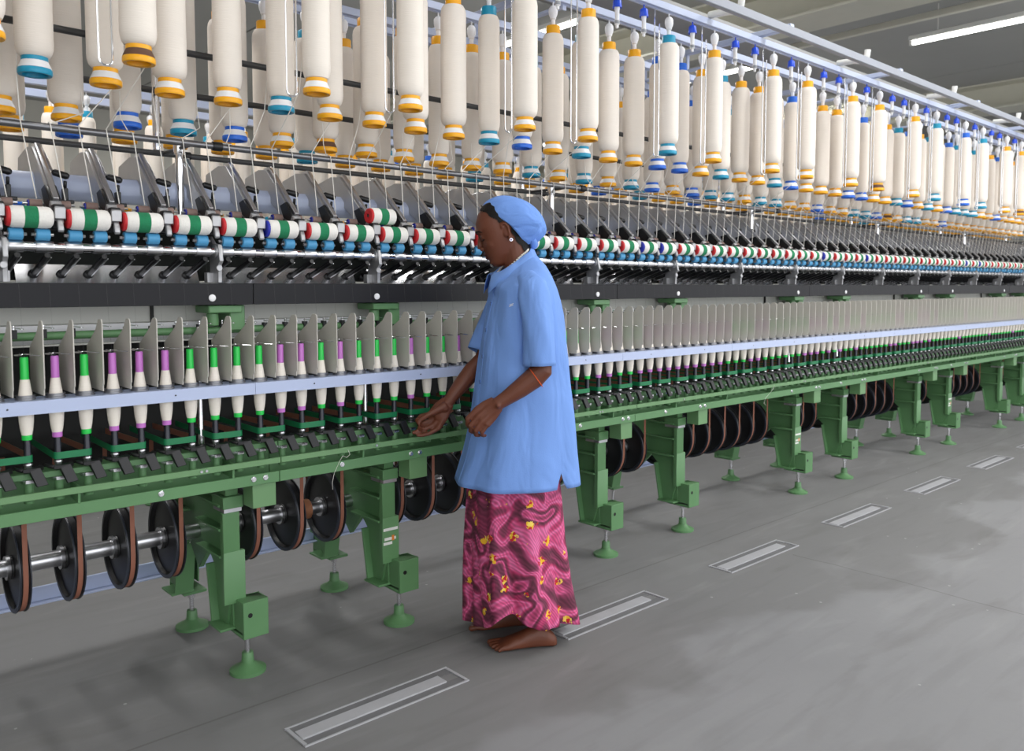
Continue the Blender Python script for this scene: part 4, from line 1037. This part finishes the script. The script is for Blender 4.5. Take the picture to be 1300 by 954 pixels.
ew = MB().lathe([(0.0, -0.003), (0.0055, -0.003), (0.0070, -0.001), (0.0070, 0.001)], axis='y', n=16); ew.mi(1).ball((0, -0.003, 0), 0.0042, 0.0018, 0.0042)
for s in (-1, 1):
    e = bpy.data.objects.new('earring', ew.mesh('earring', ['chrome', mat('violet stone', rgb(170, 160, 210), 0.2)])); COL.objects.link(e); wput(e)
    p = hp(0.003, s * 0.0735, -0.031); e.location = p
    if s > 0: e.rotation_euler.z = math.pi
    e['label'] = 'round silver stud earring with pale violet stone'

# --- headscarf
ST = [(-0.016, -0.080, 0.106, 0.072), (-0.004, -0.099, 0.116, 0.0775), (0.016, -0.0975, 0.124, 0.080), (0.034, -0.092, 0.130, 0.080), (0.052, -0.080, 0.128, 0.076), (0.068, -0.064, 0.119, 0.068), (0.083, -0.040, 0.100, 0.054), (0.094, -0.010, 0.075, 0.036), (0.100, 0.018, 0.050, 0.014)]
rings = []; NS = 64
for n_, s0, s1, vw in ST:
    r = []
    for i in range(NS):
        t = 2 * math.pi * i / NS; c, sn = math.cos(t), math.sin(t)
        sm, sr = (s0 + s1) / 2, (s1 - s0) / 2
        bk = max(0.0, c)
        wr = 1 + 0.045 * bk * math.sin(t * 9 + n_ * 45) + 0.020 * bk * math.sin(t * 17 - n_ * 70) + 0.010 * math.sin(t * 4 + n_ * 120) * (1 - bk)
        nn = n_ - (0.006 * bk if n_ < 0.02 else 0) + (0.016 if n_ < -0.01 else 0) * (1 - max(0, c)) * 0.9
        vwe = vw * (1 - 0.25 * bk ** 2 * (1 if n_ < 0.03 else 0.4))
        r.append(EC + SE * (sm + sr * c * wr) + NE * nn + Vector((0, vwe * sn * wr, 0)))
    rings.append(r)
sc = MB(); loft(sc, rings, cap0=False)
so = wbuild(sc, 'headscarf', 'scarf'); md = so.modifiers.new('sub', 'SUBSURF'); md.levels = md.render_levels = 1
kn = MB().sweep([EC + SE * 0.104 + NE * 0.006 + Vector((0, -0.030, 0)), EC + SE * 0.118 + NE * -0.006, EC + SE * 0.104 + NE * 0.006 + Vector((0, 0.030, 0))], [0.010, 0.017, 0.010], 12)
wbuild(kn, 'scarf_gather', 'scarf')

# --- smock
SMF = Vector((-0.975, -0.22, 0)); SML = Vector((0.22, -0.975, 0))
# z, centre u, half depth, half width, forward tilt
SM = [(1.292, -0.026, 0.066, 0.072, 0.72), (1.276, -0.016, 0.076, 0.100, 0.60), (1.258, -0.006, 0.088, 0.140, 0.40), (1.232, 0.001, 0.098, 0.170, 0.24), (1.200, 0.010, 0.106, 0.176, 0.12), (1.165, 0.013, 0.116, 0.174, 0.06),
      (1.123, 0.0155, 0.125, 0.172, 0.02), (1.042, 0.014, 0.138, 0.170, 0.0), (0.97, 0.014, 0.148, 0.170, 0.0), (0.905, 0.014, 0.155, 0.172, 0.0), (0.823, 0.0125, 0.164, 0.176, 0.0), (0.741, 0.0105, 0.176, 0.182, 0.0), (0.658, 0.0045, 0.189, 0.192, 0.0), (0.60, -0.001, 0.201, 0.200, 0.0), (0.556, -0.005, 0.211, 0.206, 0.0)]
SMI = [(-z, c, a, b, k) for z, c, a, b, k in SM]
def smock(z, t, off=0.0):
    c, a, b, k = ip(SMI, -z)
    ct, sn = math.cos(t), math.sin(t)
    low = max(0.0, min(1.0, (1.10 - z) / 0.5)); mid = max(0.0, 1 - abs(z - 0.90) / 0.16)
    d = 0.0060 * low * math.sin(5 * t + 1.1 + 0.8 * z) + 0.0045 * low * math.sin(9 * t - 3.0 * z + 0.4)
    d += 0.004 * mid * math.sin(26 * (z + 0.10 * t)) * max(0, math.sin(t)) + 0.0022 * (1 - low) * math.sin(7 * t + 18 * z)
    ex = 0.86
    x, y = math.copysign(abs(ct) ** ex, ct), math.copysign(abs(sn) ** ex, sn)
    p = Vector((c, 0, 0)) + SMF * ((a + d + off) * x) + SML * ((b + d + off) * y)
    p.z = z - k * a * x
    return p
zs = []
for i in range(len(SM) - 1):
    n = max(2, int((SM[i][0] - SM[i + 1][0]) / 0.014)); zs += [SM[i][0] + (SM[i + 1][0] - SM[i][0]) * j / n for j in range(n)]
zs.append(SM[-1][0])
NT = 120
SLIT = R(118)                                                           # angle of the side slit, towards the viewer
rings = []
for z in zs:
    r = []
    for i in range(NT):
        t = 2 * math.pi * i / NT + R(1.5); p = smock(z, t)
        dt = abs(math.atan2(math.sin(t - SLIT), math.cos(t - SLIT)))
        lim = 0.058 * max(0.0, 1 - dt / R(5.0))
        if z < 0.556 + lim: p = smock(0.556 + lim, t)
        r.append(p)
    rings.append(r)
sk = MB(); loft(sk, rings, cap0=False, cap1=False)
smo = wbuild(sk, 'smock', 'smock', weld=True); md = smo.modifiers.new('thick', 'SOLIDIFY'); md.thickness = 0.0022; md.offset = -1
def sleeve(path, rads):
    mb = MB(); path = [Vector(p) for p in path]; rg = []
    N = 22; n = 40
    for i in range(N):
        q = i / (N - 1) * (len(path) - 1); k = min(int(q), len(path) - 2); f = q - k
        c = path[k].lerp(path[k + 1], f); ru = rads[k][0] + (rads[k + 1][0] - rads[k][0]) * f; rv_ = rads[k][1] + (rads[k + 1][1] - rads[k][1]) * f
        d = (path[k + 1] - path[k]).normalized(); e1 = Vector((0, 1, 0)).cross(d).normalized(); e2 = d.cross(e1)
        g_ = i / (N - 1)
        rg.append([c + e1 * (ru * math.cos(t) * (1 + 0.05 * g_ * math.sin(3 * t + 1) + 0.025 * math.sin(5 * t + 9 * g_))) + e2 * (rv_ * math.sin(t) * (1 + 0.05 * g_ * math.sin(3 * t + 1) + 0.025 * math.sin(5 * t + 9 * g_))) for t in [2 * math.pi * j / n for j in range(n)]])
    loft(mb, rg, cap0=True, cap1=False)
    return mb
so = wbuild(sleeve([(0.022, -0.120, 1.248), (0.045, -0.168, 1.205), (0.058, -0.192, 1.12), (0.064, -0.199, 1.04), (0.066, -0.203, 0.968)], [(0.036, 0.030), (0.052, 0.046), (0.050, 0.050), (0.050, 0.051), (0.053, 0.053)]), 'sleeve', 'smock')
md = so.modifiers.new('thick', 'SOLIDIFY'); md.thickness = 0.002; md.offset = -1
so = wbuild(sleeve([(-0.020, 0.120, 1.248), (-0.045, 0.165, 1.195), (-0.085, 0.160, 1.11), (-0.115, 0.142, 1.04), (-0.138, 0.128, 0.985)], [(0.036, 0.030), (0.052, 0.046), (0.050, 0.050), (0.047, 0.049), (0.046, 0.048)]), 'sleeve', 'smock')
md = so.modifiers.new('thick', 'SOLIDIFY'); md.thickness = 0.002; md.offset = -1
# collar, placket, buttons, stitched mark
rg = []
for off, dz in ((-0.004, 0.000), (0.001, 0.010), (0.008, 0.006), (0.016, -0.010), (0.021, -0.030)):
    r = []
    for i in range(60):
        t = R(20) + (2 * math.pi - R(40)) * i / 59
        p = smock(1.292, t, off); fr = max(0, math.cos(t)); r.append(p + Vector((0, 0, dz * (1 + 0.9 * fr ** 4))) + SMF * (0.004 * fr))
    rg.append(r)
cm = MB(); loft(cm, rg, close=False, cap0=False, cap1=False); co2 = wbuild(cm, 'collar', 'smock'); md = co2.modifiers.new('thick', 'SOLIDIFY'); md.thickness = 0.002
for s in (R(9), R(-9)):
    mb = MB(); pts = [smock(z, s, 0.0022) for z in [1.27 - 0.0115 * i for i in range(62)]]
    mb.sweep(pts, 0.0012, 5); wbuild(mb, 'placket_seam', 'smock')
for z in (1.17, 1.075, 0.985, 0.90, 0.815, 0.73):
    p = smock(z, R(7), 0.003); mb = MB().lathe([(0.0062, 0.002), (0.0070, 0), (0.0062, -0.002), (0.0030, -0.0012)], axis='x', n=16)
    o = wbuild(mb, 'button', mat('blue button', rgb(70, 110, 180), 0.3)); o.location = p; o.rotation_euler.z = math.atan2(SMF.y, SMF.x)
for dz in (0, 0.005):
    a, b = smock(1.165 - dz, R(52), 0.002), smock(1.170 - dz, R(58), 0.002)
    wbuild(MB().rod(a, b, 0.0014, 5), 'stitched_mark', 'felt_white')
for t_, nm in ((R(97), 'side_seam'),):
    mb = MB().sweep([smock(z, t_, 0.0012) for z in [1.0 - 0.012 * i for i in range(36)]], 0.0011, 5); wbuild(mb, nm, 'smock')
mb = MB().sweep([smock(0.572, SLIT + R(7) + R(346) * i / 110, 0.0010) for i in range(111)], 0.0009, 5); wbuild(mb, 'hem_stitch', 'smock')

# --- skirt
def skirt_mat():
    mt = bpy.data.materials.new('pink patterned skirt'); mt.use_nodes = True; nt = mt.node_tree; N = nt.nodes; Lk = nt.links
    b = N['Principled BSDF']; b.inputs['Roughness'].default_value = 0.72
    tc = N.new('ShaderNodeTexCoord')
    n1 = N.new('ShaderNodeTexNoise'); n1.inputs['Scale'].default_value = 7.6; n1.inputs['Detail'].default_value = 1.0; n1.inputs['Distortion'].default_value = 0.8; Lk.new(tc.outputs['Object'], n1.inputs['Vector'])
    r1 = N.new('ShaderNodeValToRGB'); e = r1.color_ramp.elements
    stops = [(0.0, rgb(104, 44, 66)), (0.37, rgb(112, 48, 72)), (0.415, rgb(164, 62, 104)), (0.445, rgb(238, 108, 162)), (0.475, rgb(216, 76, 130)), (0.505, rgb(240, 122, 176)), (0.535, rgb(206, 62, 116)), (0.565, rgb(140, 52, 86)), (0.61, rgb(104, 44, 66)), (0.645, rgb(150, 60, 96)), (0.67, rgb(232, 102, 158)), (0.70, rgb(208, 74, 126)), (0.74, rgb(120, 52, 78)), (1.0, rgb(100, 42, 62))]
    e[0].position, e[0].color = stops[0]; e[1].position, e[1].color = stops[-1]
    for p, c in stops[1:-1]:
        q = e.new(p); q.color = c
    Lk.new(n1.outputs['Fac'], r1.inputs['Fac'])
    # fine dark hatching in the maroon fields
    wv = N.new('ShaderNodeTexWave'); wv.inputs['Scale'].default_value = 38; wv.inputs['Distortion'].default_value = 14; wv.inputs['Detail Scale'].default_value = 0.35; wv.bands_direction = 'DIAGONAL'; Lk.new(tc.outputs['Object'], wv.inputs['Vector'])
    mm = N.new('ShaderNodeMix'); mm.data_type = 'RGBA'; mm.blend_type = 'MULTIPLY'; mm.inputs['Factor'].default_value = 0.36; Lk.new(r1.outputs['Color'], mm.inputs['A']); Lk.new(wv.outputs['Color'], mm.inputs['B'])
    # little yellow and red flowers
    vo = N.new('ShaderNodeTexVoronoi'); vo.inputs['Scale'].default_value = 16.5; vo.inputs['Randomness'].default_value = 0.7
    nd = N.new('ShaderNodeTexNoise'); nd.inputs['Scale'].default_value = 75; Lk.new(tc.outputs['Object'], nd.inputs['Vector'])
    Lk.new(tc.outputs['Object'], vo.inputs['Vector'])
    ad = N.new('ShaderNodeMath'); ad.operation = 'MULTIPLY_ADD'; Lk.new(nd.outputs['Fac'], ad.inputs[0]); ad.inputs[1].default_value = 0.55; Lk.new(vo.outputs['Distance'], ad.inputs[2])
    lt = N.new('ShaderNodeMath'); lt.operation = 'LESS_THAN'; Lk.new(ad.outputs[0], lt.inputs[0]); lt.inputs[1].default_value = 0.505
    n3 = N.new('ShaderNodeTexVoronoi'); n3.inputs['Scale'].default_value = 95; Lk.new(tc.outputs['Object'], n3.inputs['Vector'])
    sx = N.new('ShaderNodeSeparateColor'); Lk.new(n3.outputs['Color'], sx.inputs[0])
    r3 = N.new('ShaderNodeValToRGB'); r3.color_ramp.interpolation = 'CONSTANT'; e3 = r3.color_ramp.elements; e3[0].color = rgb(238, 184, 40); e3[1].position = 0.45; e3[1].color = rgb(196, 26, 44); q = e3.new(0.75); q.color = rgb(244, 214, 96)
    Lk.new(sx.outputs[0], r3.inputs['Fac'])
    mx = N.new('ShaderNodeMix'); mx.data_type = 'RGBA'; Lk.new(lt.outputs[0], mx.inputs['Factor']); Lk.new(mm.outputs['Result'], mx.inputs['A']); Lk.new(r3.outputs['Color'], mx.inputs['B'])
    Lk.new(mx.outputs['Result'], b.inputs['Base Color'])
    return mt
SKT = [(-0.66, -0.012, 0.148, 0.148), (-0.53, -0.014, 0.160, 0.152), (-0.353, -0.010, 0.172, 0.158), (-0.20, 0.0, 0.184, 0.166), (-0.10, 0.010, 0.194, 0.174), (-0.03, 0.014, 0.199, 0.178)]
rings = []; NK = 144
for iz in range(42):
    zz = 0.66 - iz * (0.66 - 0.055) / 41
    c, a, b_ = ip(SKT, -zz); low = (0.66 - zz) / 0.6
    r = []
    for i in range(NK):
        t = 2 * math.pi * i / NK
        fold = (0.3 + 0.9 * low) * (0.013 * math.sin(7 * t + 0.7 + 0.9 * zz) + 0.007 * math.sin(11 * t + 2.0 - 1.5 * zz) + 0.0045 * math.sin(17 * t + 3 * zz) - 0.008 * abs(math.sin(4.5 * t + 0.5)))
        x = (a + fold) * math.cos(t); y = (b_ + fold) * math.sin(t)
        p = Vector((c - 0.97 * x * 1.0 + 0.0 * y, -y, 0))
        hemup = low ** 5 * (0.043 * max(0, math.sin(t)) ** 1.5 + 0.034 * max(0, math.cos(t - R(74))) ** 40 + 0.005 * math.sin(5 * t + 1))
        p.z = zz + hemup
        r.append(p)
    rings.append(r)
sk = MB(); loft(sk, rings, cap0=False, cap1=False)
sko = wbuild(sk, 'skirt', skirt_mat(), weld=False); md = sko.modifiers.new('thick', 'SOLIDIFY'); md.thickness = 0.002; md.offset = -1
sko['label'] = 'long pink and maroon skirt with small yellow flowers'

# --- necklace and bracelet
def ring_about(c, d, r, th, n=26):
    d = Vector(d).normalized(); e1 = d.orthogonal().normalized(); e2 = d.cross(e1)
    return MB().sweep([Vector(c) + e1 * r * math.cos(2 * math.pi * i / n) + e2 * r * math.sin(2 * math.pi * i / n) for i in range(n)], th, 6, closed=True)
o = wbuild(ring_about((0.052, -0.193, 0.930), (0.815, 0.05, 0.58), 0.0365, 0.0016), 'bracelet', mat('orange cord', rgb(236, 96, 40), 0.6)); o['label'] = 'thin orange cord bracelet on the forearm'
nk = MB(); 
for i in range(56):
    t = R(16) + (2 * math.pi - R(32)) * i / 55
    p = smock(1.292, t, -0.009) + Vector((0, 0, 0.012 - 0.004 * max(0, math.cos(t)))); nk.ball(p, 0.0042, n=8, k=5)
o = wbuild(nk, 'necklace', mat('white beads', rgb(236, 232, 222), 0.5)); o['label'] = 'string of white beads around the neck'

# ------------------------------------------------------------------ floor gratings set along the aisle
for i in range(8):
    x0 = 1.02 + 1.0 * i; x1 = x0 + 0.56; ya, yb = 1.945, 2.065
    t = empty('floor_grating', ((x0 + x1) / 2, 2.0, 0))
    MB().box(x0, x1, ya, ya + 0.005, 0.0, 0.004).box(x0, x1, yb - 0.005, yb, 0.0, 0.004).box(x0, x0 + 0.010, ya + 0.01, yb - 0.01, 0.0, 0.004).box(x1 - 0.010, x1, ya + 0.01, yb - 0.01, 0.0, 0.004).build('frame', 'grate_cover', t)
    MB().box(x0 + 0.012, x1 - 0.06, ya + 0.036, ya + 0.084, 0.0, 0.006).build('cover_strip', 'grate_cover', t, bevel=0.001)
    MB().box(x0 + 0.010, x1 - 0.010, ya + 0.010, ya + 0.040, 0.0, 0.0012).box(x0 + 0.010, x1 - 0.010, ya + 0.078, yb - 0.005, 0.0, 0.0012).build('slot', 'grate_slot', t)
    w_ = ['at the bottom edge of the photo, left of the woman\'s feet', 'just right of the woman\'s feet', 'second right of the woman', 'third right of the woman', 'fourth right of the woman', 'fifth right of the woman, near the right edge', 'beyond the right edge, sixth in line', 'beyond the right edge, seventh in line'][i]
    tag(t, 'narrow metal floor grating ' + w_, 'floor grating', 'floor gratings along the aisle')
